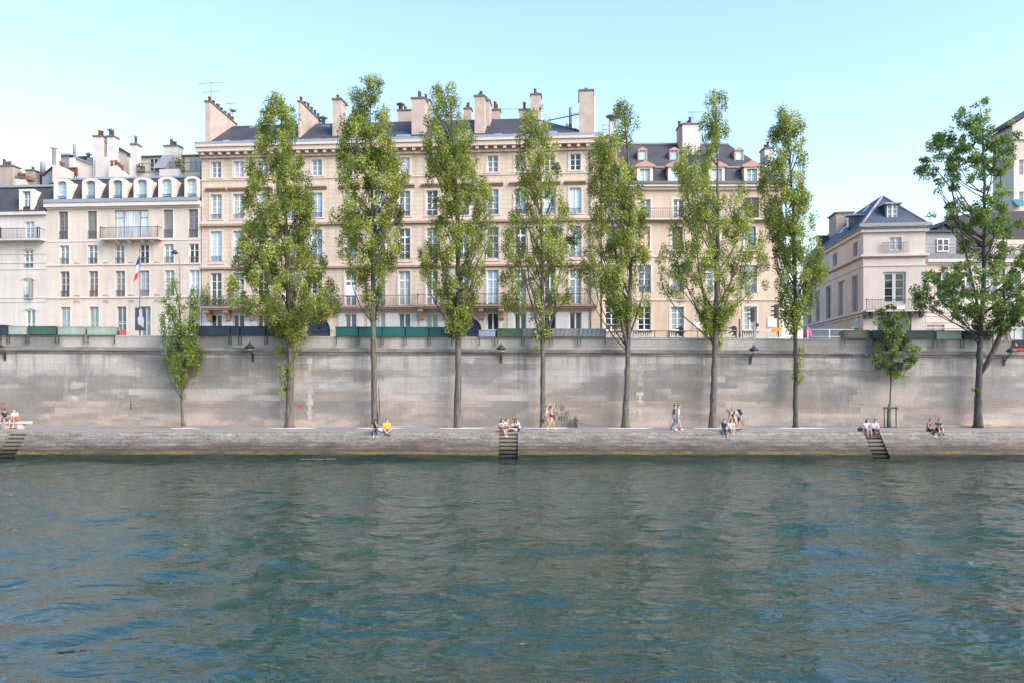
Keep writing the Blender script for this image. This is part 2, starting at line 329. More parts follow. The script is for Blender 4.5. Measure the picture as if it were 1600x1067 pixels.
# ---------------------------------------------------------------- buildings
ZS = 7.35                                                # street level
class Bld:
    def __init__(s, name, label, cat, ox, oy, ang=0.0, z=ZS):
        s.ox, s.oy, s.a, s.z0 = ox, oy, ang, z
        s.e = thing(name, label, cat, (ox, oy, z), ang); s.holes = []
    def uz(s, px, py, v=0.0):
        ca, sa = math.cos(s.a), math.sin(s.a)
        ox, oy = s.ox - sa * v, s.oy + ca * v
        d = (px - CX) / F
        u = (d * oy - ox) / (ca - d * sa)
        return u, CZ - (py - HY) * (oy + u * sa) / F - s.z0
    def u(s, px, v=0.0): return s.uz(px, 500, v)[0]
    def zz(s, py, px, v=0.0): return s.uz(px, py, v)[1]
    def part(s, mb, name, mat, parent=None): return mb.build(name, M[mat] if isinstance(mat, str) else mat, parent or s.e)
    def wall(s, u0, u1, z0, z1, mat, depth=12.0, reveal=.30, roof=True):
        us = sorted({u0, u1} | {h[0] for h in s.holes} | {h[1] for h in s.holes}); us = [x for x in us if u0 <= x <= u1]
        zs = sorted({z0, z1} | {h[2] for h in s.holes} | {h[3] for h in s.holes}); zs = [x for x in zs if z0 <= x <= z1]
        m = MB()
        for i in range(len(us)-1):
            for j in range(len(zs)-1):
                cu, cz = (us[i]+us[i+1])/2, (zs[j]+zs[j+1])/2
                if any(h[0] < cu < h[1] and h[2] < cz < h[3] for h in s.holes): continue
                m.quad((us[i], 0, zs[j]), (us[i+1], 0, zs[j]), (us[i+1], 0, zs[j+1]), (us[i], 0, zs[j+1]))
        for a, b, c, d in s.holes:
            r = reveal
            m.quad((a, 0, c), (a, 0, d), (a, r, d), (a, r, c)); m.quad((b, 0, d), (b, 0, c), (b, r, c), (b, r, d))
            m.quad((a, 0, d), (b, 0, d), (b, r, d), (a, r, d)); m.quad((b, 0, c), (a, 0, c), (a, r, c), (b, r, c))
        m.quad((u0, depth, z0), (u0, 0, z0), (u0, 0, z1), (u0, depth, z1)); m.quad((u1, 0, z0), (u1, depth, z0), (u1, depth, z1), (u1, 0, z1))
        m.quad((u1, depth, z0), (u0, depth, z0), (u0, depth, z1), (u1, depth, z1)); m.quad((u0, 0.35, z1), (u1, 0.35, z1), (u1, depth, z1), (u0, depth, z1))
        return s.part(m, 'wall', mat)
    def window(s, u0, u1, z0, z1, pane='p_pale', frame='frame', rows=3, hole=True, y=.16, fw=.075, transom=None, open_leaf=False):
        if hole: s.holes.append((u0, u1, z0, z1))
        m = MB(); y0, y1 = y, y + .07; c = (u0+u1)/2
        m.box(u0, u0+fw, y0, y1, z0, z1); m.box(u1-fw, u1, y0, y1, z0, z1)
        m.box(u0+fw, u1-fw, y0, y1, z1-fw, z1); m.box(u0+fw, u1-fw, y0, y1, z0, z0+fw*1.3)
        m.box(c-fw*.75, c+fw*.75, y0-.02, y1, z0+fw*1.3, z1-fw)
        for k in range(1, rows):
            zk = z0 + (z1-z0)*k/rows
            for a, b in ((u0+fw, c-fw*.75), (c+fw*.75, u1-fw)): m.box(a, b, y0+.015, y1-.01, zk-.025, zk+.025)
        if transom:
            zk = z0 + (z1-z0)*transom
            for a, b in ((u0+fw, c-fw*.75), (c+fw*.75, u1-fw)): m.box(a, b, y0-.01, y1+.004, zk-.06, zk+.06)
        w = s.part(m, 'window', frame)
        p = MB(); p.box(u0+.01, u1-.01, y+.035, y+.055, z0+.01, z1-.01); s.part(p, 'pane', pane, w)
        return w
    def sill(s, u0, u1, z, mat, w=.16, h=.12, o=.12):
        m = MB(); m.box(u0-w, u1+w, -o, .02, z-h, z); return s.part(m, 'sill', mat)
    def surround(s, u0, u1, z0, z1, mat, w=.16, o=.05):
        m = MB(); m.box(u0-w, u0, -o, .01, z0, z1+w); m.box(u1, u1+w, -o, .01, z0, z1+w); m.box(u0, u1, -o, .01, z1, z1+w)
        return s.part(m, 'window_surround', mat)
    def hood(s, u0, u1, z, mat, o=.30, h=.20):
        m = MB(); m.prism_yz([(-o, z+h), (.02, z+h), (.02, z-h*.6), (-o*.35, z-h*.6), (-o*.5, z), (-o, z+h*.35)][::-1], u0, u1)
        return s.part(m, 'window_hood', mat)
    def band(s, u0, u1, z0, z1, o, mat, name='string_course'):
        m = MB(); m.box(u0, u1, -o, .02, z0, z1); return s.part(m, name, mat)
    def guard(s, u0, u1, z0, z1, y=-.05, mat='iron_grey', parent=None, step=.13, name='railing', ends=0.0):
        m = MB(); m.box(u0, u1, y-.025, y+.025, z1-.05, z1); m.box(u0, u1, y-.015, y+.015, z0, z0+.035)
        n = max(2, int((u1-u0)/step))
        for k in range(n+1):
            x = u0 + (u1-u0)*k/n; m.box(x-.011, x+.011, y-.011, y+.011, z0+.036, z1-.051)
        if ends:
            for x in (u0, u1): m.box(x-.025, x+.025, y+.026, y+ends, z1-.05, z1); m.box(x-.02, x+.02, y+.026, y+ends, z0, z0+.035); m.box(x-.03, x+.03, y-.03, y+.03, z0, z1+.1)
        return s.part(m, name, mat, parent)
    def chimney(s, px0, px1, py, v0, v1, zb, mat='chim', pots=3, pot_h=.55, potmat='pot', slope=0.0):
        u0, z = s.uz(px0, py, v0); u1, _ = s.uz(px1, py, v0)
        m = MB(); m.prism_yz([(v0, zb), (v0, z), (v1, z+slope), (v1, zb)][::-1], u0, u1)
        m2 = MB(); c = s.part(m, 'chimney', mat)
        m2.prism_yz([(v0-.08, z+.002), (v0-.08, z+.16), (v1+.08, z+slope+.16), (v1+.08, z+slope+.002)][::-1], u0-.08, u1+.08)
        s.part(m2, 'chimney_cap', 'cap', c)
        rnd = random.Random(int(px0*7))
        for k in range(pots):
            f = (k+.5)/pots; p = MB(); h = pot_h*rnd.uniform(.75, 1.2)
            p.lathe([(.15, 0), (.13, h*.8), (.17, h*.82), (.17, h), (.11, h)], ((u0+u1)/2+(rnd.uniform(-.12, .12) if u1-u0 > .7 else 0), v0+(v1-v0)*f, z+slope*f+.16), 10)
            s.part(p, 'chimney_pot', potmat if rnd.random() > .25 else 'flue', c)
        return c
    def flue(s, px, py0, py1, v, w=.16, mat='flue', cowl=True):
        u, z0 = s.uz(px, py1, v); _, z1 = s.uz(px, py0, v); m = MB()
        pr = [(w, z0), (w, z1-.35)]
        pr += [(w*2, z1-.3), (w*2.1, z1-.22), (w*.6, z1-.05), (w*.3, z1)] if cowl else [(w, z1)]
        m.lathe(pr, (u, v, 0), 10); return s.part(m, 'flue_pipe', mat)
    def block(s, px0, px1, py0, py1, v0, v1, mat, name):
        u0, z1 = s.uz(px0, py0, v0); u1, z0 = s.uz(px1, py1, v0); m = MB(); m.box(u0, u1, v0, v1, z0, z1); return s.part(m, name, mat)

def antenna(b, px, py0, py1, v, arms, name='antenna'):
    u, z0 = b.uz(px, py1, v); z1 = b.zz(py0, px, v); m = MB(); m.tube([(u, v, z0), (u, v, z1)], .03, 6)
    for py, x0, x1 in arms:
        z = b.zz(py, px, v); a, c = b.u(x0, v), b.u(x1, v); m.tube([(a, v, z), (c, v, z+.06)], .022, 5)
        k = a + .15
        while k < c: m.tube([(k, v-.35, z+.01), (k, v+.35, z+.01)], .012, 4); k += .33
    return b.part(m, name, 'flue')

def lineY(px): return (77.3 - 0.081*30.1) / (1 + 0.081*(px-CX)/F)    # the street front of the three older houses
ANG = math.atan(-0.081)

def build_main():
    b = Bld('apartment_house', 'long beige limestone apartment house with slate roof, tall chimneys and iron balconies', 'apartment building', wx(315, lineY(315)), lineY(315), ANG)
    u1 = b.u(938); z = lambda py: b.zz(py, 338)
    cols = [338, 373, 411, 453, 495, 548, 593, 632, 675, 724, 770, 813, 859, 899]
    uc = [b.u(p) for p in cols]; hw = .55
    rnd = random.Random(3)
    ze = z(243.5); zt = z(230.5)
    ptypes = {0: ['p_blue', 'p_pale', 'p_blue', 'p_blue', 'p_blue', 'p_pale', 'p_grey', 'p_pale', 'p_dark', 'p_grey', 'p_grey', 'p_grey', 'p_dark', 'p_dark'],
              1: ['p_pale', 'p_pale', 'p_pale', 'p_blue', 'p_sky', 'p_grey', 'p_blue', 'p_grey', 'p_grey', 'p_grey', 'p_sky', 'p_sky', 'p_sky', 'p_sky'],
              2: ['p_sky', 'p_sky', 'p_blue', 'p_blue', 'p_blue', 'p_pale', 'p_blue', 'p_grey', 'p_blue', 'p_grey', 'p_grey', 'p_dark', 'p_grey', 'p_pale'],
              3: ['p_grey', 'p_pale', 'p_dark', 'p_pale', 'p_dark', 'p_grey', 'p_pale', 'p_pale', 'p_grey', 'p_green', 'p_sky', 'p_green', 'p_green', 'p_green'],
              4: ['p_dark', 'p_dark', 'p_dark', 'p_dark', None, 'p_grey', 'p_pale', 'p_green', 'p_green', None, 'p_dark', 'p_dark', 'p_dark', 'p_dark']}
    rows = [(253.5, 278.5, 3), (304.5, 343, 4), (362, 409, 4), (427, 480, 4), (492, 514, 2)]
    for r, (a, c, nb) in enumerate(rows):
        for i, u in enumerate(uc):
            pt = ptypes[r][i]
            if pt is None: continue
            h = hw * (.92 if r == 0 else 1.0)
            zb, ztop = z(c), z(a)
            if r == 4: zb = .9
            b.window(u-h, u+h, zb, ztop, pt, rows=nb, transom=.72 if r in (2, 3) and i % 3 else None)
            if r == 3 and i == 5:
                q = MB(); q.box(u-h+.02, u+h-.02, .08, .135, zb+.95, zb+2.0); b.part(q, 'window_panel', 'frame')
            if r == 0: b.surround(u-h, u+h, zb, ztop, 'main_trim', .20); b.sill(u-h, u+h, zb, 'main_trim', .26)
            if r in (1, 2):
                b.surround(u-h, u+h, zb, ztop, 'main_trim', .18); b.guard(u-h, u+h, zb+.02, zb+.50, .04)
                if r == 1: b.sill(u-h, u+h, zb, 'main_trim', .24)
            if r == 3: b.surround(u-h, u+h, zb, ztop, 'main_trim', .16)
            if r == 4 and i not in (4, 9):
                for sgn in (-1, 1):
                    if i in (10,): w_ = .32
                    else: w_ = .62
                    m = MB(); x0 = u+sgn*(h+.03); x1 = x0+sgn*w_; m.box(min(x0, x1), max(x0, x1), -.06, -.003, zb, ztop+.03)
                    k = zb+.12
                    while k < ztop-.1: m.box(min(x0, x1)+.06, max(x0, x1)-.06, -.075, -.0602, k, k+.035); k += .075
                    b.part(m, 'shutter', 'shutter')
    # hoods over the third storey, ledges under the others
    for i in range(0, 14):
        u = uc[i]; wd = 1.02
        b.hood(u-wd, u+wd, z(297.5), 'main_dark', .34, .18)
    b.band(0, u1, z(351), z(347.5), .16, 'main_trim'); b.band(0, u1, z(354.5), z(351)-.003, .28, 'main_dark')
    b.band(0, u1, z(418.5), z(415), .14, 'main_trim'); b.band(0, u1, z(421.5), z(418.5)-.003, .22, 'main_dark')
    b.band(0, u1, z(283), z(281), .08, 'main_trim')
    for zc in (412, 346):
        for i in range(14): b.band(uc[i]-.8, uc[i]+.8, z(zc+1.6), z(zc), .10, 'main_trim', 'window_ledge')
    # crowning cornice with its blocks
    m = MB(); m.box(0, u1, -.30, .02, ze-.30, ze-.12)
    fz = MB(); fz.box(-.1, u1+.1, -.34, -.302, ze-.118, ze+.172); b.part(fz, 'frieze_shade_strip', 'main_dark')  # dark strip paints the shadow gaps between the cornice blocks
    k = .25
    while k < u1-.3: m.box(k, k+.30, -.72, -.342, ze-.09, ze+.165); k += .86
    m.box(-.1, u1+.1, -.30, .34, ze-.118, ze+.172); m.box(-.2, u1+.2, -.85, .34, ze+.175, zt-.22); m.box(-.3, u1+.3, -1.0, .34, zt-.217, zt)
    b.part(m, 'cornice', 'main_trim')
    # arched carriage doors
    for px in (497, 733.5):
        u = b.u(px); r = 1.20 if px < 600 else 1.15; zc = b.zz(516, px); 
        b.holes.append((u-r, u+r, .02, zc+r))
        m = MB()
        n = 10
        for sgn in (-1, 1):
            arc = [(u+sgn*r*math.cos(t), zc+r*math.sin(t)) for t in [math.pi/2*k/n for k in range(n+1)]]
            poly = [(u+sgn*r, zc+r)] + arc
            m.prism_xz(poly if sgn < 0 else poly[::-1], .002, .30)
        b.part(m, 'door_spandrel', 'main')
        m = MB(); ring = []
        for k in range(2*n+1):
            t = math.pi*k/(2*n); ring.append((t, k))
        for k in range(2*n):
            t0, t1 = math.pi*k/(2*n), math.pi*(k+1)/(2*n); q = [(u+r*math.cos(t0), zc+r*math.sin(t0)), (u+(r+.36)*math.cos(t0), zc+(r+.36)*math.sin(t0)), (u+(r+.36)*math.cos(t1), zc+(r+.36)*math.sin(t1)), (u+r*math.cos(t1), zc+r*math.sin(t1))]
            m.prism_xz(q, -.07, .0)
        m.box(u-.22, u+.22, -.16, -.072, zc+r-.02, zc+r+.5)
        b.part(m, 'door_arch', 'main_trim')
        m = MB(); m.box(u-r, u+r, .20, .28, .03, zc+r)
        for k in range(7):
            t = math.pi*k/6; m.tube([(u, .19, zc+.05), (u+(r-.12)*math.cos(t), .19, zc+.05+(r-.12)*math.sin(t))], .03, 5)
        m.box(u-r, u+r, .12, .199, zc-.12, zc+.04)
        b.part(m, 'carriage_door', 'door')
    # balconies: one running slab with two deeper stretches on corbels
    zb = z(481); s1 = b.u(321); e1 = b.u(519); s2 = b.u(655); e2 = b.u(789)
    for a, c, o, cor in ((s1, e1, 1.15, [325, 355, 391, 425, 467, 508]), (e1+.02, s2-.02, .6, []), (s2, e2, 1.15, [658, 695, 752, 783]), (e2+.02, b.u(934), .6, [])):
        m = MB(); m.box(a, c, -o, .02, zb-.14, zb); m.box(a+.05, c-.05, -o+.12, .02, zb-.30, zb-.142)
        sl = b.part(m, 'balcony', 'main_dark')
        for p in cor:
            u = b.u(p, -.5); q = MB(); q.prism_yz([(.0, zb-.302), (-.95, zb-.302), (-.95, zb-.55), (-.45, zb-.75), (-.3, zb-1.25), (.0, zb-1.35)], u-.24, u+.24); b.part(q, 'corbel', 'main_dark', sl)
        b.guard(a+.05, c-.05, zb+.01, zb+1.02, -o+.08, 'iron_grey', sl, .15, ends=.5)
    # rain pipe
    m = MB(); u = b.u(923); m.tube([(u, -.12, .1), (u, -.12, ze-.4)], .06, 8)
    for k in range(14): m.box(u-.10, u+.10, -.2, -.0, 1.2+k*1.2, 1.25+k*1.2)
    b.part(m, 'rain_pipe', 'lead')
    b.wall(0, u1, -.2, zt-.02, 'main', 12)
    # roof
    vr = 5.6; zr = b.zz(186, 800, vr); z0 = zt+.02; ur = b.u(833, vr); ul = b.u(322, 0)
    m = MB()
    m.add([(ul, -.75, z0), (u1+.1, -.75, z0), (ur, vr, zr), (ul, vr, zr), (u1+.1, 12, z0), (ul, 12, z0)], [(0, 1, 2, 3), (1, 4, 2), (4, 5, 3, 2), (0, 3, 5), (0, 5, 4, 1)])
    roof = b.part(m, 'roof', 'slate')
    m = MB(); m.box(-.25, u1+.25, -.95, -.30, zt+.003, zt+.30); b.part(m, 'gutter', 'zinc')
    sl = (zr-z0)/(vr+.75)
    def on(px, py):
        # point on the slope under this pixel
        v = 0
        for _ in range(30):
            u, zq = b.uz(px, py, v); v = v + ((zq-z0)/sl-.75-v)*.5
        return u, v
    for px, py, w, l in ((345, 201, .8, .7), (395, 201, .8, .7), (350, 224, .7, .7), (383, 224, .8, .7), (507, 200, .7, .6), (492, 221, .8, .6), (629, 215, 1.3, .6), (778, 213, .8, .5), (808, 213, .8, .5), (834, 212, .7, .5), (864, 210, .8, .7)):
        u, v = on(px, py); zq = z0+(v+.75)*sl; m = MB(); n = Vector((0, -sl, 1)).normalized()*.10; d = Vector((0, 1, sl)).normalized()*l
        p = [Vector((u-w/2, v, zq)), Vector((u+w/2, v, zq)), Vector((u+w/2, v, zq))+d, Vector((u-w/2, v, zq))+d]
        m.add([x for x in p]+[x+n for x in p], [(0, 3, 2, 1), (4, 5, 6, 7), (0, 1, 5, 4), (1, 2, 6, 5), (2, 3, 7, 6), (3, 0, 4, 7)])
        sk = b.part(m, 'skylight', 'lead')
        c = sum((x+n for x in p), Vector())/4; q = [c+(x+n-c)*.78+n*.08 for x in p]; g = MB(); g.add(q, [(0, 1, 2, 3)]); b.part(g, 'pane', 'p_blue', sk)
    zb = zt
    b.chimney(320.5, 328, 160, .3, 6.4, zb, 'chim', 7, slope=-.35)
    b.chimney(330, 333, 164, 1.5, 6.8, zb, 'chim', 2, slope=-.6)
    b.chimney(466, 469.5, 160, 1.0, 7.2, zb, 'chim', 6)
    b.chimney(519.5, 533, 156.5, 1.2, 3.0, zb, 'chim', 2)
    b.chimney(621, 643, 174, 6.5, 7.6, zb+2.0, 'chim', 2, .4, 'cap')
    b.flue(626, 160, 174, 7, .22, 'cap', True)
    b.chimney(643, 663.5, 155, 1.0, 2.4, zb, 'chim', 3); b.chimney(657, 671.5, 158, 3.2, 4.4, zb, 'chim', 2)
    b.chimney(725, 736, 171, 6.2, 7.2, zb+2, 'chim', 2)
    b.chimney(741.5, 757, 151.5, .9, 2.4, zb, 'chim', 2); b.chimney(753, 765, 158.5, 3.2, 5.0, zb, 'chim', 2)
    b.chimney(768, 781, 173, 6.2, 7.2, zb+2, 'chim', 2, .8)
    b.chimney(811, 829, 173, 6.4, 7.4, zb+2, 'chim', 1, .8); b.chimney(829, 845, 149, 5.8, 7.2, zb+2, 'chim', 2)
    b.chimney(905, 927, 143, .4, 3.6, zb, 'chim', 1, .7, 'flue'); b.block(927.5, 930.5, 151, 216, 1.4, 3.4, 'chim_white', 'chimney_flank')
    b.flue(891.5, 169, 212, 6.5, .17, 'flue', False); b.flue(886, 194, 212, 6.5, .14, 'flue', False)
    b.chimney(884, 900, 204, 6.0, 7.0, zb, 'cap', 3, .5); b.flue(505.5, 181, 195, 6.5, .22, 'flue')
    antenna(b, 330, 129, 165, 3.4, [(130.5, 311, 351), (144.5, 315, 346)]); antenna(b, 360, 161, 190, 5.5, [(162.5, 353, 371)]); antenna(b, 528, 138, 160, 2, [])
    m = MB(); u, zq = b.uz(364, 176, 6); m.lathe([(.05, 0), (.30, .10), (.42, .25), (.40, .26), (.05, .06)], (u, 6, zq), 14); m.tube([(u, 6, zq-1.4), (u, 6, zq+.1)], .05, 6); b.part(m, 'satellite_dish', 'lead')
    m = MB(); p0 = b.uz(855, 189, 5); p1 = b.uz(905, 179, 2); m.tube([(p0[0], 5, p0[1]), (p1[0], 2, p1[1])], .06, 6); b.part(m, 'stay_bar', 'flue')
    m = MB()
    for (a, c) in (((781, 171), (812, 171)), ((607, 172.5), (643, 172.5)), ((893, 179), (905, 177))):
        p0 = b.uz(*a, 6.5); p1 = b.uz(*c, 6.5); m.tube([(p0[0], 6.5, p0[1]), (p1[0], 6.5, p1[1])], .03, 4)
    b.part(m, 'chimney_stay_wire', 'flue')
    # balcony greenery
    for px0, px1, py, n in ((322, 345, 474, 70), (690, 788, 479, 150), (700, 760, 477, 90)):
        pass
    return b

def build_hotel():                                            # six bay house with arched dormers
    b = Bld('terraced_house', 'pale six-bay house with slate mansard, arched dormers and wide balcony window', 'house', wx(73.5, lineY(73.5)), lineY(73.5), ANG)
    u1 = b.u(313.5); z = lambda py: b.zz(py, 100)
    cols = [100, 145, 187, 225, 264.5, 303]
    cu = {1: [99, 144, None, None, 263, 302], 2: [100.5, 145, 187, 225.5, 264, 303], 3: [101.5, 146, 188, 226, 265, 304], 4: [102.5, 147, 190, 228, 267, 305]}
    rws = {1: (331, 374.5, 4), 2: (384, 414, 3), 3: (424.5, 465, 4), 4: (480, 512, 3)}
    pn = {1: ['p_grey', 'p_grey', 0, 0, 'p_grey', 'p_grey'], 2: ['p_green', 'p_green', 'p_grey', 'p_dark', 'p_blue', 'p_dark'], 3: ['p_red', 'p_red', 'p_grey', 'p_pale', 'p_pale', 'p_pale'], 4: ['p_green', 'p_green', 'p_green', 'p_green', 'p_green', 'p_blue']}
    for r in rws:
        a, c, nb = rws[r]
        for i, p in enumerate(cu[r]):
            if p is None: continue
            u = b.u(p); h = .49; zb = z(c) if r < 4 else .5
            fr = 'frame_dark' if r == 1 else 'frame_grey' if (r in (3, 4) and i < 4) else 'frame'
            b.window(u-h, u+h, zb, z(a), pn[r][i], fr, nb, transom=.62 if r == 4 else None)
            if r in (1, 2, 3): b.guard(u-h, u+h, zb+.02, zb+(.82 if r == 1 else .65), .05)
            b.surround(u-h, u+h, zb, z(a), 'white_trim', .10, .025)
    # the wide window behind the balcony
    ua, ub = b.u(179), b.u(232); za, zb = z(374.5), z(330.5); b.holes.append((ua, ub, za, zb)); m = MB(); fw = .09
    for x in (ua, ua+.86, ub-.86-fw, ub-fw): m.box(x, x+fw, .14, .22, za, zb)
    for a, c in ((ua+fw, ua+.86), (ua+.86+fw, ub-.86-fw), (ub-.86, ub-fw)):
        m.box(a, c, .14, .22, zb-fw, zb); m.box(a, c, .14, .22, za, za+fw)
    for a, c in ((ua+fw, ua+.86), (ub-.86, ub-fw)): m.box(a, c, .15, .21, zb-.78, zb-.70)
    w = b.part(m, 'window', 'frame_dark'); m = MB(); m.box(ua+.01, ub-.01, .175, .195, za+.01, zb-.01); b.part(m, 'pane', 'p_pale', w)
    zq = z(375.5); ua, ub = b.u(156, -.8), b.u(247.5, -.8); m = MB(); m.box(ua, ub, -.9, .02, zq-.16, zq)
    sl = b.part(m, 'balcony', 'white_trim'); b.guard(ua+.05, ub-.05, zq+.01, zq+1.05, -.82, 'iron', sl, .12, ends=.78)
    for p in (165, 187, 206, 226, 241):
        u = b.u(p); m = MB(); m.prism_yz([(0, zq-.162), (-.6, zq-.162), (-.5, zq-.35), (0, zq-.6)], u-.12, u+.12); b.part(m, 'corbel', 'white_trim', sl)
    for py in (415, 466): b.band(0, u1, z(py+.8), z(py-1.2), .10, 'white_trim')
    b.band(0, u1, z(378.5), z(376.8), .05, 'white_trim')
    m = MB(); m.box(-.05, u1+.05, -.14, .02, z(327.5), z(325)); m.box(-.1, u1+.05, -.42, .33, z(325)+.003, z(319)); b.part(m, 'cornice', 'white_trim')
    zt = z(319)
    # small wall brackets
    for py in (412.5, 463, 472):
        for p in (121, 166, 206, 246):
            m = MB(); u = b.u(p); m.tube([(u-.3, -.08, z(py)), (u, -.12, z(py)+.06), (u+.3, -.08, z(py)-.05)], .03, 5); b.part(m, 'wall_bracket', 'cap')
    b.wall(0, u1, -.2, zt-.02, 'white', 11)
    # mansard
    zr = b.zz(282, 100, 1.6); uR = u1-.03; m = MB()
    m.add([(.0, -.25, zt+.004), (uR, -.25, zt+.004), (uR, 1.5, zr), (.25, 1.5, zr), (uR, 6, zr+1.1), (.25, 6, zr+1.1), (uR, 11, zt), (.0, 11, zt)],
          [(0, 1, 2, 3), (3, 2, 4, 5), (5, 4, 6, 7), (0, 3, 5, 7), (1, 6, 4, 2), (0, 7, 6, 1)])
    b.part(m, 'roof', 'slate'); m = MB(); m.box(-.05, uR, -.5, -.22, zt+.002, zt+.36); b.part(m, 'gutter', 'zinc')
    m = MB(); m.box(.2, uR, 1.36, 1.62, zr-.05, zr+.14); b.part(m, 'roof_flashing', 'zinc')
    # dormers
    for p in (98.5, 143, 185, 223.5, 262, 301):
        u = b.u(p); z0 = zt+.30; z1 = b.zz(286, 100); m = MB(); w0 = .48; wo = .86 if p < 300 else .74
        n = 8; arc = [(u+w0*math.cos(t), z1-.12+.22*math.sin(t)) for t in [math.pi*k/n for k in range(n+1)]]
        # stone front with an arched opening, in three solid pieces
        m.prism_xz([(u-wo, z0), (u-w0, z0), (u-w0, z1-.12), (u-wo, z1+.05)], -.18, .35)
        m.prism_xz([(u+w0, z0), (u+wo, z0), (u+wo, z1+.05), (u+w0, z1-.12)], -.18, .35)
        top = [(u+wo, z1+.05)] + [(u+wo*.92*math.cos(t), z1+.05+.30*math.sin(t)) for t in [math.pi*k/n for k in range(1, n)]] + [(u-wo, z1+.05)]
        low = arc[::-1]
        m.prism_xz([low[0]] + low[1:] + [(u+wo, z1+.05)] + top[1:], -.18, .35)
        m.box(u-wo+.02, u+wo-.02, .352, 1.5, z0, z1+.04)
        dm = b.part(m, 'dormer', 'white_trim')
        mf = MB(); fw = .07
        mf.box(u-w0, u-w0+fw, .10, .17, z0, z1-.05); mf.box(u+w0-fw, u+w0, .10, .17, z0, z1-.05); mf.box(u-.05, u+.05, .08, .17, z0, z1+.08)
        for k in range(1, 4):
            zk = z0+(z1-z0)*k/4; mf.box(u-w0+fw, u-.05, .11, .16, zk-.025, zk+.025); mf.box(u+.05, u+w0-fw, .11, .16, zk-.025, zk+.025)
        b.part(mf, 'window_frame', 'frame_grey', dm)
        g = MB(); g.box(u-w0+.01, u+w0-.01, .14, .152, z0, z1+.09); b.part(g, 'pane', 'p_sky', dm)
        b.guard(u-w0, u+w0, z0, z0+.45, -.10, 'iron_grey', dm)
    # roof terrace flat, its door and windows
    V = 5.5
    b.block(212, 312, 247, 281, V, 11, 'gable', 'penthouse_wall')
    m = MB(); a, zq = b.uz(205, 247, V); c, _ = b.uz(313, 246, V); m.box(a, c, V-.3, 11.2, zq, zq+.12); b.part(m, 'penthouse_roof', 'cap')
    for p0, p1, pt in ((235, 242, 'p_dark'), (297, 304, 'p_blue')):
        u0, zt_ = b.uz(p0, 248.5, V-.05); ue, zb_ = b.uz(p1+6, 269, V-.05); w = b.window(u0, ue, zb_, zt_, pt, 'frame_grey', 3, hole=False, y=V-.12)
    m = MB(); u0, zq = b.uz(216, 254, 3.4); ue, zq2 = b.uz(313, 268, 3.4)
    b.guard(u0, ue, zq2, zq2+.95, 3.4, 'iron_grey', None, .18, 'terrace_railing')
    b.block(216, 313, 268, 282, 3.45, 5.0, 'gable', 'terrace_parapet')
    # sloping zinc awning and white stacks
    u0, z1 = b.uz(254, 243, 4.2); ue, _ = b.uz(272, 243, 4.2); z2 = b.zz(263, 254, 2.6); m = MB()
    m.add([(u0-.2, 2.6, z2), (ue-.2, 2.6, z2), (ue, 4.2, z1), (u0, 4.2, z1), (ue, 4.2, z2), (u0, 4.2, z2)], [(0, 1, 2, 3), (0, 3, 5), (1, 4, 2), (3, 2, 4, 5), (0, 5, 4, 1)]); b.part(m, 'stair_hood', 'lead')
    b.block(249, 279, 265, 281, 2.3, 3.3, 'chim_white', 'stair_hood_wall')
    b.chimney(256, 278, 229.5, 4.4, 5.4, zr, 'chim_white', 3, .6, 'flue')
    b.chimney(204, 213, 227, 3.0, 3.9, zr, 'chim_white', 1, .9, 'flue')
    b.chimney(145.5, 161, 214.5, 3.2, 4.2, zr, 'chim_white', 3, .6); b.chimney(167, 177, 214.5, 3.2, 4.2, zr, 'chim_white', 1, .5); b.block(160, 168, 226, 282, 3.4, 4.0, 'chim_dark', 'chimney_flank')
    b.block(149, 177, 246, 284, 2.9, 4.1, 'chim_white', 'chimney_base')
    b.flue(173, 200, 214, 3.7, .16)
    # gables of the cross walls
    def gable(pts, v0, v1, mat='gable', nm='gable_wall'):
        m = MB(); m.prism_xz([b.uz(x, y, v0) for x, y in pts][::-1], v0, v1); return b.part(m, nm, mat)
    gable([(178, 228), (198, 240), (198, 284), (178, 284)], 4.6, 5.2); gable([(178, 226), (199, 238.5), (199, 241), (178, 228.6)], 4.4, 5.4, 'slate', 'gable_coping')
    gable([(118, 247), (150, 259), (150, 284), (118, 284)], 3.6, 4.6); gable([(118, 245.5), (150, 257.5), (150, 259.4), (118, 247.2)], 3.4, 4.8, 'zinc', 'gable_coping')
    gable([(82, 258), (90, 258), (108, 267), (106, 285), (82, 285)], 1.9, 2.7); gable([(170, 261), (182, 259), (196, 274), (196, 284), (170, 284)], 1.8, 2.6, 'chim_white')
    for pts in ([95, 260, 2.3], [99, 261.5, 2.3], [112, 263, 3.4], [119, 269, 3.4], [175, 259, 2.2], [181, 258.5, 2.2], [186, 262, 2.2], [191, 266, 2.2]):
        u, zq = b.uz(*pts); m = MB(); m.lathe([(.15, -.4), (.13, .35), (.17, .37), (.16, .5)], (u, pts[2], zq), 9); b.part(m, 'chimney_pot', 'pot')
    b.flue(84.5, 228, 258, 2.4, .18, 'chim_white'); b.flue(116.5, 226, 255, 4.2, .17, 'lead', False)
    b.block(95, 108, 243, 275, 4.2, 5.2, 'lead', 'roof_lantern'); gable([(93, 243), (98, 240), (108, 240), (112, 243)], 4.0, 5.4, 'zinc', 'roof_lantern_cap')
    b.block(108, 116, 247, 262, 3.2, 4.0, 'chim_white', 'chimney_base'); gable([(118, 245), (137, 244), (150, 250), (150, 257), (118, 246)], 5.5, 8, 'slate', 'rear_roof')
    b.block(136, 146, 247, 256, 5, 6, 'chim_dark', 'chimney'); b.flue(138.5, 238, 248, 5.5, .16)
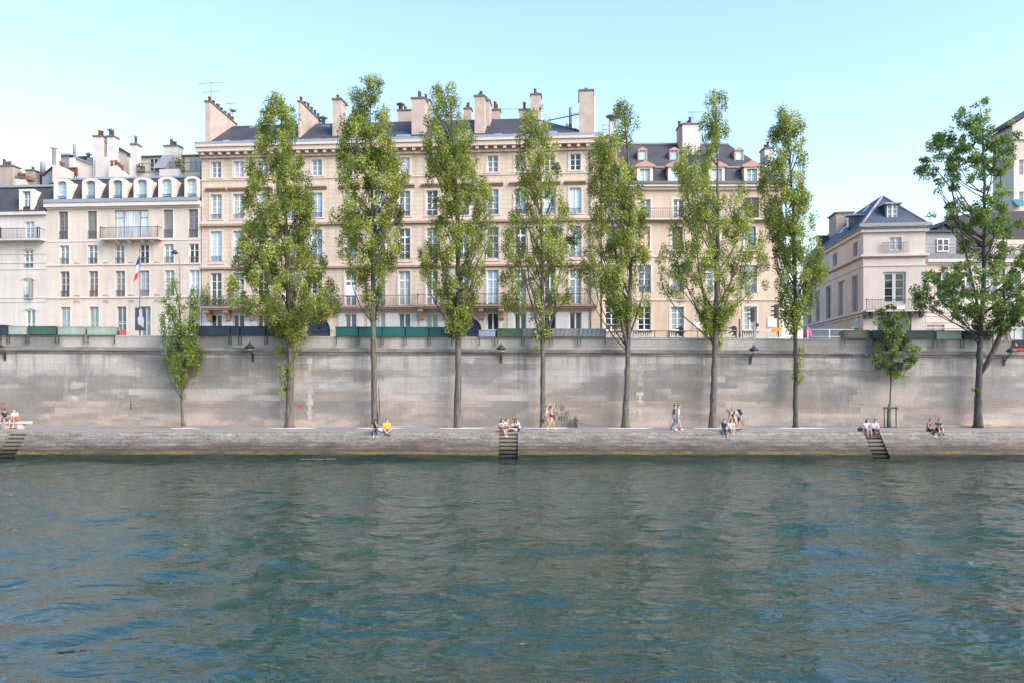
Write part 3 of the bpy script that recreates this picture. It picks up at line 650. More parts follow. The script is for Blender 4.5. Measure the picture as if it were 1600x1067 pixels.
    gable([(66, 274), (81, 261), (83, 286), (66, 290)], 2.8, 4, 'lead'); gable([(66, 272), (82, 259), (82, 262), (66, 275)], 2.6, 4.2, 'slate', 'gable_coping')
    antenna(b, 206, 212, 228, 3.4, [(215, 203, 209), (218.5, 203.5, 208)])
    return b

def build_corner_left():
    Y = lineY(-40)
    b = Bld('white_house', 'cool white house with slate mansard, one dormer and long iron balcony', 'house', wx(-130, lineY(-130)), lineY(-130), ANG)
    u1 = b.u(73.2); z = lambda py: b.zz(py, 45)
    for p in (-92, -44):                                        # bays beyond the picture edge
        for a, c in ((347, 372), (391, 419), (437, 468), (484, 510)):
            u = b.u(p); b.window(u-.48, u+.48, z(c) if c < 500 else .4, z(a), 'p_blue')
    for (p, a, c, pt, nb) in ((46, 347, 372.5, 'p_blue', 3), (44.5, 391, 419, 'p_blue', 3), (44.5, 437, 469, 'p_pale', 3), (47.5, 485, 511, 'p_green', 3)):
        u = b.u(p); h = .49; zb = z(c) if c < 500 else .4
        b.window(u-h, u+h, zb, z(a), pt, 'frame', nb)
        if a == 391: b.guard(u-h, u+h, zb, zb+.5, .04, 'iron')
        if a == 437:
            m = MB(); m.box(u+h-.16, u+h-.08, -.42, .12, zb+.05, z(a)-.05); b.part(m, 'casement', 'frame_dark'); b.guard(u-h, u+h, zb, zb+.5, .04, 'iron_grey')
        if a != 347:
            m = MB()
            for k in range(6):
                t0, t1 = math.pi*(.15+.7*k/6), math.pi*(.15+.7*(k+1)/6); q = [(u+r*math.cos(t)*1.0, z(a)-.28+r*math.sin(t)*.62) for r, t in ((.72, t0), (.90, t0), (.90, t1), (.72, t1))]; m.prism_xz(q, -.07, 0)
            b.part(m, 'window_arch', 'grey_trim')
    for py in (397, 411, 421, 466, 472): b.band(0, u1, z(py+.7), z(py-.5), .05, 'bluewhite')
    zq = z(375); m = MB(); m.box(0, u1-.1, -.9, .02, zq-.18, zq); sl = b.part(m, 'balcony', 'grey_trim'); b.guard(.05, u1-.2, zq+.01, zq+1.0, -.82, 'iron', sl, .14, ends=.78)
    m = MB(); m.box(b.u(9), b.u(9)+.10, -.85, -.75, zq, zq+1.1); m.box(b.u(66), b.u(66)+.10, -.85, -.75, zq, zq+1.1); b.part(m, 'railing_post', 'iron', sl)
    zt = z(332); m = MB(); m.box(0, u1, -.30, .33, zt-.30, zt); b.part(m, 'cornice', 'bluewhite')
    b.wall(0, u1, -.2, zt-.31, 'bluewhite', 11)
    zr = b.zz(293, 45, 1.5); m = MB(); m.add([(0, -.3, zt+.003), (u1-.02, -.3, zt+.003), (u1-.02, 1.5, zr), (0, 1.5, zr), (u1-.02, 6, zr+.9), (0, 6, zr+.9), (u1-.02, 11, zt), (0, 11, zt)],
          [(0, 1, 2, 3), (3, 2, 4, 5), (5, 4, 6, 7), (0, 3, 5, 7), (1, 6, 4, 2), (0, 7, 6, 1)]); b.part(m, 'roof', 'slate')
    m = MB(); m.box(0, u1-.02, 1.32, 1.66, zr-.02, zr+.2); b.part(m, 'roof_flashing', 'zinc')
    u = b.u(43.5); h = .66; z0, z1 = z(329), z(300); m = MB(); m.box(u-h-.1, u-.42, -.22, .3, z0, z1); m.box(u+.42, u+h+.1, -.22, .3, z0, z1); m.box(u-h-.1, u+h+.1, -.22, .3, z1+.002, z1+.2); m.box(u-h, u+h, .302, 1.4, z0, z1+.15)
    d = b.part(m, 'dormer', 'white_trim'); m = MB(); m.box(u-.42, u-.34, .05, .12, z0, z1); m.box(u+.34, u+.42, .05, .12, z0, z1); m.box(u-.05, u+.05, .04, .12, z0, z1); m.box(u-.34, u-.05, .06, .11, z0+1.1, z0+1.15); m.box(u+.05, u+.34, .06, .11, z0+1.1, z0+1.15); b.part(m, 'window_frame', 'frame', d)
    m = MB(); m.box(u-.41, u+.41, .085, .10, z0, z1); b.part(m, 'pane', 'p_blue', d); b.guard(u-.4, u+.4, z0, z0+.35, -.1, 'iron', d)
    # chimneys and cross walls on the roof
    b.chimney(-12, 19.5, 261, 2.6, 3.8, zr, 'chim_dark', 4, .6, 'pot'); b.chimney(21, 40, 279, 3.0, 3.6, zr, 'gable', 3, .4); b.chimney(40, 52, 267.5, 5.2, 6.2, zr, 'chim_dark', 1, .4, 'flue')
    for p, py in ((13, 254), (20, 259), (25, 262), (29, 265)): b.flue(p, py, py+14, 4.6, .14)
    m = MB(); m.prism_xz([b.uz(x, y, 6.5) for x, y in ((8, 280), (24, 270), (72, 272), (73, 294), (8, 294))][::-1], 6.5, 8); b.part(m, 'rear_roof', 'slateblue')
    b.block(30, 45, 276, 281, 3.0, 4.0, 'pot', 'tile_coping'); b.flue(67, 254, 274, 5.5, .26, 'lead', False)
    return b

def build_cream():
    Y = 74.9
    b = Bld('cream_house', 'cream rendered house with grey mansard, rosy pedimented dormers and white chimney', 'house', wx(940.5, Y), Y, 0.0)
    u1 = b.u(1222); z = lambda py: b.zz(py, 1000)
    cols = [955.5, 1007, 1058.5, 1115, 1172.5]
    rws = [(312, 341, 3, .48), (354.5, 391, 3, .50), (414.7, 458, 4, .60), (479.6, 516.5, 4, .60)]
    pn = [['p_grey']*5, ['p_grey', 'p_lit', 'p_grey', 'p_pale', 'p_blue'], ['p_grey', 'p_grey', 'p_pale', 'p_grey', 'p_green'], ['p_dark', 'p_dark', 'p_green', 'p_green', 'p_green']]
    for r, (a, c, nb, h) in enumerate(rws):
        for i, p in enumerate(cols):
            u = b.u(p + (1.5 if r == 0 else 0)); zb = z(c)
            if r == 0 and i == 4:
                b.window(u-.62, u+.72, zb, z(309), 'p_dark', 'frame_dark', 1); continue
            b.window(u-h, u+h, zb, z(a), pn[r][i], 'frame_dark' if r == 1 else 'frame', nb)
            b.surround(u-h, u+h, zb, z(a), 'cream_trim', .20, .03)
            if r == 1: b.sill(u-h, u+h, zb, 'cream_trim', .2)
            if r == 2: b.guard(u-h, u+h, zb, zb+.72, .04)
            if r == 3:
                zl = zb-.02; m = MB(); m.box(u-h-.2, u+h+.2, -.30, .0, zl-.62, zl-.50); m.box(u-h-.2, u+h+.2, -.26, .0, zl-.1, zl)
                k = u-h-.1
                while k < u+h+.05: m.lathe([(.045, zl-.498), (.07, zl-.38), (.04, zl-.2), (.05, zl-.102)], (k, -.14, 0), 8); k += .17
                b.part(m, 'balustrade', 'cream_trim')
                w = MB(); w.box(u-h, u+h, -.01, .02, zl-.5, zl-.1); b.part(w, 'balustrade_panel', 'p_dark')
    zq = z(342.5); m = MB(); m.box(0, u1, -.55, .02, zq-.16, zq); sl = b.part(m, 'balcony', 'cream_trim'); b.guard(.1, u1-.1, zq+.01, zq+.95, -.45, 'iron_grey', sl, .17)
    b.band(0, u1, zq-.30, zq-.163, .3, 'main_dark')
    for py in (401, 469): b.band(0, u1, z(py+1.1), z(py-1.1), .09, 'cream_trim')
    zt = z(288.5); m = MB(); m.box(0, u1, -.25, .02, zt-.55, zt-.3); m.box(-.02, u1+.1, -.5, .33, zt-.297, zt-.05); b.part(m, 'cornice', 'cream_trim')
    m = MB(); m.box(0, u1+.12, -.62, -.2, zt-.048, zt+.18); b.part(m, 'gutter', 'iron_grey')
    b.wall(.003, u1, -.2, zt-.05, 'cream', 12)
    zb1 = b.zz(262.5, 1000, 1.2); ub = u1; zr = b.zz(226, 1050, 5.2); ur = b.u(1138, 5.2)
    m = MB(); ul = .05; ue = u1-1.3
    m.add([(ul, -.15, zt), (u1-.1, -.15, zt), (ue, 1.2, zb1), (ul, 1.2, zb1), (ur, 5.2, zr), (ul, 5.2, zr), (u1-.1, 11.5, zt), (ul, 11.5, zt), (ue, 10, zb1)],
          [(0, 1, 2, 3), (3, 2, 4, 5), (1, 6, 8, 2), (2, 8, 4), (5, 4, 8, 6, 7), (0, 3, 5, 7), (0, 7, 6, 1)])
    b.part(m, 'roof', 'slate2'); m = MB(); m.box(ul, ue, 1.06, 1.24, zb1-.04, zb1+.1); b.part(m, 'roof_flashing', 'lead'); m = MB(); m.box(ul, ur, 5.05, 5.35, zr-.05, zr+.12); b.part(m, 'ridge_capping', 'lead')
    for p in (961, 1007.5, 1056, 1119.5, 1174.5):
        u = b.u(p, -.1); z0, z1 = z(288.5)+.2, z(265); h = .48; o = .74; m = MB()
        m.box(u-o, u-h, -.2, .2, z0, z1); m.box(u+h, u+o, -.2, .2, z0, z1); m.box(u-o, u+o, -.2, .2, z1+.002, z1+.16); m.box(u-o+.02, u+o-.02, .202, 1.9, z0, z1+.15)
        d = b.part(m, 'dormer', 'white_trim'); m = MB(); m.prism_xz([(u-.98, z1+.162), (u+.98, z1+.162), (u+.98, z1+.30), (u, z1+.78), (u-.98, z1+.30)], -.34, 1.9); b.part(m, 'pediment', 'terra', d)
        m = MB(); m.box(u-h, u-h+.08, .02, .09, z0, z1); m.box(u+h-.08, u+h, .02, .09, z0, z1); m.box(u-.05, u+.05, .0, .09, z0, z1)
        for zk in (.35, .68): m.box(u-h+.08, u-.05, .03, .08, z0+(z1-z0)*zk, z0+(z1-z0)*zk+.05); m.box(u+.05, u+h-.08, .03, .08, z0+(z1-z0)*zk, z0+(z1-z0)*zk+.05)
        b.part(m, 'window_frame', 'frame', d); m = MB(); m.box(u-h+.01, u+h-.01, .05, .065, z0, z1); b.part(m, 'pane', 'p_sky', d)
    for p in (957, 1004, 1053.5, 1115.5, 1155):
        v = 2.4; u, z0 = b.uz(p, 251.5, v); z1 = b.zz(236, p, v); m = MB(); h = .30; o = .46
        m.box(u-o, u-h, v, v+.3, z0, z1); m.box(u+h, u+o, v, v+.3, z0, z1); m.prism_xz([(u-o-.05, z1+.002), (u+o+.05, z1+.002), (u+o+.05, z1+.08), (u, z1+.36), (u-o-.05, z1+.08)], v-.06, v+1.6); m.box(u-o+.01, u+o-.01, v+.302, v+1.6, z0, z1)
        d = b.part(m, 'attic_dormer', 'terra'); m = MB(); m.box(u-h, u+h, v+.12, v+.14, z0+.02, z1); b.part(m, 'pane', 'p_sky', d)
    c = b.chimney(1066.5, 1094, 195, 3.4, 5.6, zb1, 'chim_white', 4, .6); b.chimney(1062, 1066, 198, 3.9, 5.4, zb1, 'chim', 1)
    antenna(b, 1083, 174, 190, 4, [(176, 1074, 1099)])
    b.chimney(1195, 1209, 233, 3.5, 5, zt, 'chim_white', 2, .7, 'cap'); b.chimney(942, 957, 216, 7, 8.5, zt, 'chim', 1, .3)
    b.block(953, 960, 190, 225, 7, 8, 'chim_white', 'chimney_flank'); b.flue(957, 179, 192, 7.3, .35, 'lead')
    m = MB(); q = [b.uz(x, y, 7) for x, y in ((941, 196), (954, 196), (941, 203), (954, 203))]; m.tube([(q[0][0], 7, q[0][1]), (q[1][0], 7, q[1][1])], .04, 5); m.tube([(q[2][0], 7, q[2][1]), (q[3][0], 7, q[3][1])], .04, 5); m.tube([(q[0][0], 7, q[0][1]), (q[2][0], 7, q[2][1]-1.5)], .04, 5); b.part(m, 'roof_railing', 'lead')
    for px0, px1, a, c, nm in ((1083, 1094, 504, 513.5, 'plaque'), (1199, 1211.5, 496, 511.5, 'plaque')):
        u0, zc = b.uz(px0, a); ue, zd = b.uz(px1, c); m = MB(); m.box(u0, ue, -.06, .0, zd, zc); m.box(u0+.08, ue-.08, -.075, -.0602, zd+.08, zc-.08); b.part(m, nm, 'frame')
    return b

def build_pavilion():                                        # corner pavilion with hipped roof
    Y = 74.3; a = R(-7.35)
    b = Bld('corner_pavilion', 'grey-white corner pavilion with hipped slate roof, balcony and receding side front', 'house', wx(1349, Y), Y, a)
    u1 = b.u(1446); z = lambda py: b.zz(py, 1352); D = 24.0
    # side front frame: along depth
    def side(px, py):                                         # pixel on plane u = 0 -> (v, z)
        d = (px-CX)/F; dx, dy = -math.sin(a), math.cos(a)
        v = (d*b.oy - b.ox)/(dx - d*dy); return v, CZ-(py-HY)*(b.oy+dy*v)/F-b.z0
    zt = z(357)
    wins = []
    u = b.u(1399.5); b.window(u-.52, u+.52, z(392), z(372.5), 'p_pale', 'frame', 2)
    u2 = b.u(1397.5); b.window(u2-1.0, u2+1.0, z(476), z(426), 'p_dark', 'frame_grey', 4, fw=.2)
    b.holes.append((u2-1.5, u2+1.0+.5, .3, z(497)))
    m = MB(); m.box(u2-1.49, u2+1.49, .15, .2, .32, z(497)-.02); b.part(m, 'shop_window', 'p_grey')
    # wall: front with openings + side with recesses
    us = sorted({0, u1} | {h[0] for h in b.holes} | {h[1] for h in b.holes}); zs = sorted({-.2, zt-.02} | {h[2] for h in b.holes} | {h[3] for h in b.holes})
    m = MB()
    for i in range(len(us)-1):
        for j in range(len(zs)-1):
            cu, cz = (us[i]+us[i+1])/2, (zs[j]+zs[j+1])/2
            if not any(h[0] < cu < h[1] and h[2] < cz < h[3] for h in b.holes): m.quad((us[i], 0, zs[j]), (us[i+1], 0, zs[j]), (us[i+1], 0, zs[j+1]), (us[i], 0, zs[j+1]))
    for A, B, c, d in b.holes:
        r = .3; m.quad((A, 0, c), (A, 0, d), (A, r, d), (A, r, c)); m.quad((B, 0, d), (B, 0, c), (B, r, c), (B, r, d)); m.quad((A, 0, d), (B, 0, d), (B, r, d), (A, r, d)); m.quad((B, 0, c), (A, 0, c), (A, r, c), (B, r, c))
    sh = []
    zb0, zb1 = side(1336, 489)[1], side(1336, 431)[1]
    for p0, p1 in ((1340.5, 1331), (1319.5, 1309.5), (1298.5, 1290.5), (1281, 1274.5), (1267, 1262)):
        sh.append((side(p0, 460)[0], side(p1, 460)[0], zb0, zb1, 'p_grey'))
    zc0, zc1 = side(1336, 401)[1], side(1336, 380)[1]
    for p0, p1 in ((1340, 1333), (1308.5, 1301), (1283, 1278)): sh.append((side(p0, 390)[0], side(p1, 390)[0], zc0, zc1, 'p_grey'))
    for p0, p1 in ((1334, 1328), (1318, 1310)): sh.append((side(p0, 510)[0], side(p1, 510)[0], 1.0, 2.6, 'p_dark'))
    vs = sorted({0, D} | {h[0] for h in sh} | {h[1] for h in sh}); zs = sorted({-.2, zt-.02} | {h[2] for h in sh} | {h[3] for h in sh})
    for i in range(len(vs)-1):
        for j in range(len(zs)-1):
            cu, cz = (vs[i]+vs[i+1])/2, (zs[j]+zs[j+1])/2
            if not any(h[0] < cu < h[1] and h[2] < cz < h[3] for h in sh): m.quad((0, vs[i+1], zs[j]), (0, vs[i], zs[j]), (0, vs[i], zs[j+1]), (0, vs[i+1], zs[j+1]))
    for A, B, c, d, pt in sh:
        r = .35; m.quad((0, A, d), (0, A, c), (r, A, c), (r, A, d)); m.quad((0, B, c), (0, B, d), (r, B, d), (r, B, c)); m.quad((0, B, d), (0, A, d), (r, A, d), (r, B, d)); m.quad((0, A, c), (0, B, c), (r, B, c), (r, A, c))
        f = MB(); w = .10; x0, x1 = .2, .28; cc = (A+B)/2
        f.box(x0, x1, A, A+w, c, d); f.box(x0, x1, B-w, B, c, d); f.box(x0, x1, A+w, B-w, d-w, d); f.box(x0, x1, A+w, B-w, c, c+w); f.box(x0, x1, cc-.06, cc+.06, c+w, d-w); wd = b.part(f, 'window', 'frame_grey')
        g = MB(); g.box(.235, .25, A+.01, B-.01, c+.01, d-.01); b.part(g, 'pane', pt, wd)
    m.quad((u1, 0, -.2), (u1, D, -.2), (u1, D, zt-.02), (u1, 0, zt-.02)); m.quad((u1, D, -.2), (0, D, -.2), (0, D, zt-.02), (u1, D, zt-.02))
    b.part(m, 'wall', 'grey_white')
    def ring(z0, z1, o, mat, nm):
        q = MB(); q.box(-o, u1+o, -o, 0, z0, z1); q.box(-o, 0, .002, D, z0, z1); q.box(u1, u1+o, .002, D, z0, z1); b.part(q, nm, mat)
    ring(zt-.42, zt-.1, .25, 'grey_trim', 'cornice'); ring(zt-.098, zt+.05, .40, 'iron_grey', 'gutter')
    ring(z(402), z(398.5), .28, 'grey_trim', 'string_course'); ring(z(403.8), z(402)-.002, .15, 'main_dark', 'string_course'); ring(z(417), z(415), .08, 'grey_trim', 'string_course'); ring(z(489.5), z(485), .22, 'grey_trim', 'string_course'); ring(z(494), z(491), .12, 'grey_trim', 'string_course')
    b.guard(b.u(1377), b.u(1418), z(396), z(380.5), -.25, 'iron_grey', None, .14)
    zq = z(486); m = MB(); m.box(-.05, u1+.1, -1.0, -.225, zq-.16, zq); sl = b.part(m, 'balcony', 'grey_trim'); b.guard(.02, u1+.03, zq+.01, zq+.98, -.92, 'iron', sl, .13, ends=.68)
    for p in (1352, 1362, 1390, 1424, 1440): 
        u = b.u(p, -.5); m = MB(); m.prism_yz([(-.225, zq-.162), (-.85, zq-.162), (-.8, zq-.4), (-.225, zq-.75)], u-.13, u+.13); b.part(m, 'corbel', 'cap', sl)
    m = MB(); m.box(u2-.55, u2+.55, -1.05, -.97, zq+.05, zq+.32); b.part(m, 'balcony_panel', 'frame', sl)
    # roof
    va = 3.3; um = u1/2; zr = b.zz(307.5, 1378, va); o = .45; z0 = zt+.052; m = MB()
    m.add([(-o, -o, z0), (u1+o, -o, z0), (um, va, zr), (um, D-3, zr), (-o, D, z0), (u1+o, D, z0)], [(0, 1, 2), (0, 2, 3, 4), (1, 5, 3, 2), (4, 3, 5), (0, 4, 5, 1)]); b.part(m, 'roof', 'slateblue')
    m = MB()
    for p in ((-o, -o, z0), (u1+o, -o, z0)): m.tube([p, (um, va, zr)], .13, 6)
    m.tube([(um, va, zr), (um, D-3, zr)], .12, 6); m.box(-o, u1+o, -o-.02, -o+.1, z0-.01, z0+.32); b.part(m, 'roof_flashing', 'lead')
    v = .6; ud = b.u(1394.5, v); zl, zh = b.zz(343, 1395, v), b.zz(319.5, 1395, v); m = MB(); m.box(ud-.62, ud-.48, v, v+.2, zl, zh); m.box(ud+.48, ud+.62, v, v+.2, zl, zh); m.box(ud-.60, ud+.60, v+.202, v+2.6, zl, zh-.01); m.box(ud-.62, ud+.62, v, v+.2, zl-.25, zl-.002)
    d = b.part(m, 'dormer', 'slateblue'); m = MB(); m.box(ud-.85, ud+.85, v-.2, v+2.7, zh+.002, zh+.14); b.part(m, 'dormer_roof', 'zinc', d)
    m = MB(); m.box(ud-.48, ud-.38, v+.05, v+.12, zl, zh); m.box(ud+.38, ud+.48, v+.05, v+.12, zl, zh); m.box(ud-.07, ud+.07, v+.03, v+.12, zl, zh)
    for k in (.33, .66): m.box(ud-.38, ud-.07, v+.06, v+.11, zl+(zh-zl)*k, zl+(zh-zl)*k+.05); m.box(ud+.07, ud+.38, v+.06, v+.11, zl+(zh-zl)*k, zl+(zh-zl)*k+.05)
    b.part(m, 'window_frame', 'frame', d); m = MB(); m.box(ud-.47, ud+.47, v+.08, v+.095, zl, zh); b.part(m, 'pane', 'p_grey', d)
    sl_ = (zr-z0)/(um+o)
    for px, py, w in ((1334, 340, .9), (1272, 376, .8)):        # side dormers
        best = None
        vv = 5.0 if px > 1300 else 17.0
        ux = .5; zq = z0+(ux+o)*sl_; m = MB(); m.box(ux-.5, ux+1.4, vv-w/2, vv+w/2, zq-.3, zq+.95); d = b.part(m, 'side_dormer', 'slateblue'); m = MB(); m.box(ux-.7, ux+1.6, vv-w/2-.15, vv+w/2+.15, zq+.952, zq+1.07); b.part(m, 'dormer_roof', 'zinc', d)
        m = MB(); m.box(ux-.52, ux-.502, vv-w/2+.12, vv+w/2-.12, zq-.1, zq+.85); b.part(m, 'pane', 'p_grey', d)
    for vv, k in ((7.5, .5), (8.6, .55), (10.5, .45), (11.8, .5), (6.5, .85)):
        ux = -o+(um+o)*k; zq = z0+(um+o)*k*sl_; d = Vector((1, 0, sl_)).normalized(); n = Vector((-sl_, 0, 1)).normalized(); m = MB(); c = Vector((ux, vv, zq)); q = [c+d*sx*.45+Vector((0, sy*.32, 0)) for sx, sy in ((-1, -1), (-1, 1), (1, 1), (1, -1))]
        m.add([p for p in q]+[p+n*.08 for p in q], [(0, 1, 2, 3), (7, 6, 5, 4), (0, 4, 5, 1), (1, 5, 6, 2), (2, 6, 7, 3), (3, 7, 4, 0)]); b.part(m, 'skylight', 'p_sky')
    m = MB(); vv = 13.5; zq = zr-1.2; m.box(um-1.6, um+.2, vv, vv+3, zq-1, zr+.45); c = b.part(m, 'chimney', 'chim_dark'); m = MB(); m.box(um-1.75, um+.35, vv-.15, vv+3.15, zr+.452, zr+.6); b.part(m, 'chimney_cap', 'cap', c)
    m = MB(); v0, zq = side(1341.5, 507); m.box(-.04, -.003, v0, v0+.9, zq, zq+.75); b.part(m, 'street_nameplate', m_plain('blue_enamel', (.10, .17, .36), .4))
    m = MB(); m.box(-.35, -.003, v0-.1, v0+1.2, zq-.35, zq-.2); b.part(m, 'door_canopy', 'frame')
    return b

def build_rosy():
    Y = 76.0
    b = Bld('low_mansion', 'low rosy stone mansion with attic terrace railing standing behind the maple', 'house', wx(1446.5, Y), Y, 0.0)
    u1 = b.u(1680); z = lambda py: b.zz(py, 1480)
    for p, pt in ((1462, 'p_pale'), (1517, 'p_pale'), (1566, 'p_green'), (1588, 'p_pale'), (1630, 'p_pale')):
        u = b.u(p); h = .85
        b.window(u-h, u+h, .3, z(508), pt, 'frame_grey', 2)
    for p in (1472.5, 1510, 1548, 1586, 1625):
        u = b.u(p); b.window(u-.55, u+.55, z(470), z(426), 'p_grey', 'frame', 4); b.surround(u-.55, u+.55, z(470), z(426), 'pinkish', .18)
    for py in (488.5, 494, 504, 513): b.band(0, u1, z(py+.6), z(py-.6), .07, 'pinkish')
    zt = z(406); m = MB(); m.box(0, u1, -.2, .02, zt-.5, zt-.3); m.box(0, u1, -.45, .33, zt-.297, zt); b.part(m, 'cornice', 'grey_trim')
    b.wall(.003, u1, -.2, zt-.02, 'pinkish', 12)
    # attic storey set back
    v = 2.2; b.holes = []; ua, ue = b.u(1446.5, v), b.u(1494, v); za = b.zz(364, 1470, v)
    m = MB(); m.box(0.01, ue, v, 9, zt, za); b.part(m, 'attic_wall', 'lead'); m = MB(); m.box(-.02, ue+.3, v-.35, 9.2, za+.002, za+.22); b.part(m, 'attic_roof', 'slateblue')
    u = b.u(1472.5, v); b.window(u-.6, u+.6, b.zz(394, 1470, v), b.zz(374, 1470, v), 'p_dark', 'frame', 2, hole=False, y=v-.12)
    b.guard(.1, u1-.2, zt+.01, zt+1.1, -.3, 'iron_grey', None, .16, 'terrace_railing'); m = MB(); m.box(0.1, u1, .2, .24, zt+1.45, zt+1.5); b.part(m, 'terrace_rail', 'iron_grey')
    m = MB(); m.box(.1, u1-.1, -.1, .05, zt+.003, zt+.55); b.part(m, 'terrace_parapet', 'lead')
    q = [b.uz(x, y, 3.5) for x, y in ((1478, 350), (1506, 335), (1600, 330), (1700, 330), (1700, 406), (1494, 406), (1494, 362))]; m = MB(); m.prism_xz(q[::-1], 3.5, 10); b.part(m, 'rear_roof', 'slate')
    # main mansard on this side
    q = [b.uz(x, y, 1.8) for x, y in ((1548, 406), (1548, 375), (1700, 375), (1700, 406))]; m = MB(); m.prism_xz(q, 1.8, 3.4); b.part(m, 'attic_wall', 'grey_white')
    b.chimney(1473, 1480, 354, 4, 5, zt, 'lead', 1, .3)
    return b

def build_far_right():
    Y = 92.0
    b = Bld('tall_gabled_house', 'tall pale house with gabled roof rising behind the maple crown', 'house', wx(1584, Y), Y, 0.0)
    u1 = b.u(1720); z = lambda py: b.zz(py, 1590)
    for p in (1600, 1640):
        for a in (250, 300, 335): u = b.u(p); b.window(u-.55, u+.55, z(a+24), z(a), 'p_grey', 'frame_grey', 3)
    zt = z(310); b.holes = [h for h in b.holes if h[2] > 0]
    u2 = b.u(1584.5)
    zz = z(215)
    b.wall(0, u1, -.2, zz, 'grey_white', 4)
    ug = b.u(1640); m = MB(); m.prism_xz([(u2-.3, zz+.01), (u1, zz+.01), (u1, z(150)), (ug, z(158)), (u2-.3, z(197))], -.2, 4); b.part(m, 'gable_wall', 'grey_white')
    m = MB(); m.prism_xz([(u2-.9, z(199)), (ug, z(159)+.05), (ug, z(153)), (u2-.9, z(194))], -.5, 4.4); b.part(m, 'roof', 'slate')
    b.band(-.2, u1, zz-.3, zz-.02, .25, 'grey_trim', 'cornice')
    m = MB(); u = b.u(1589); m.prism_yz([(-.02, z(320)), (-1.0, z(324)), (-.02, z(312))], u-.6, u+.6); b.part(m, 'window_awning', m_plain('teal_canvas', (.04, .16, .18), .7))
    return b
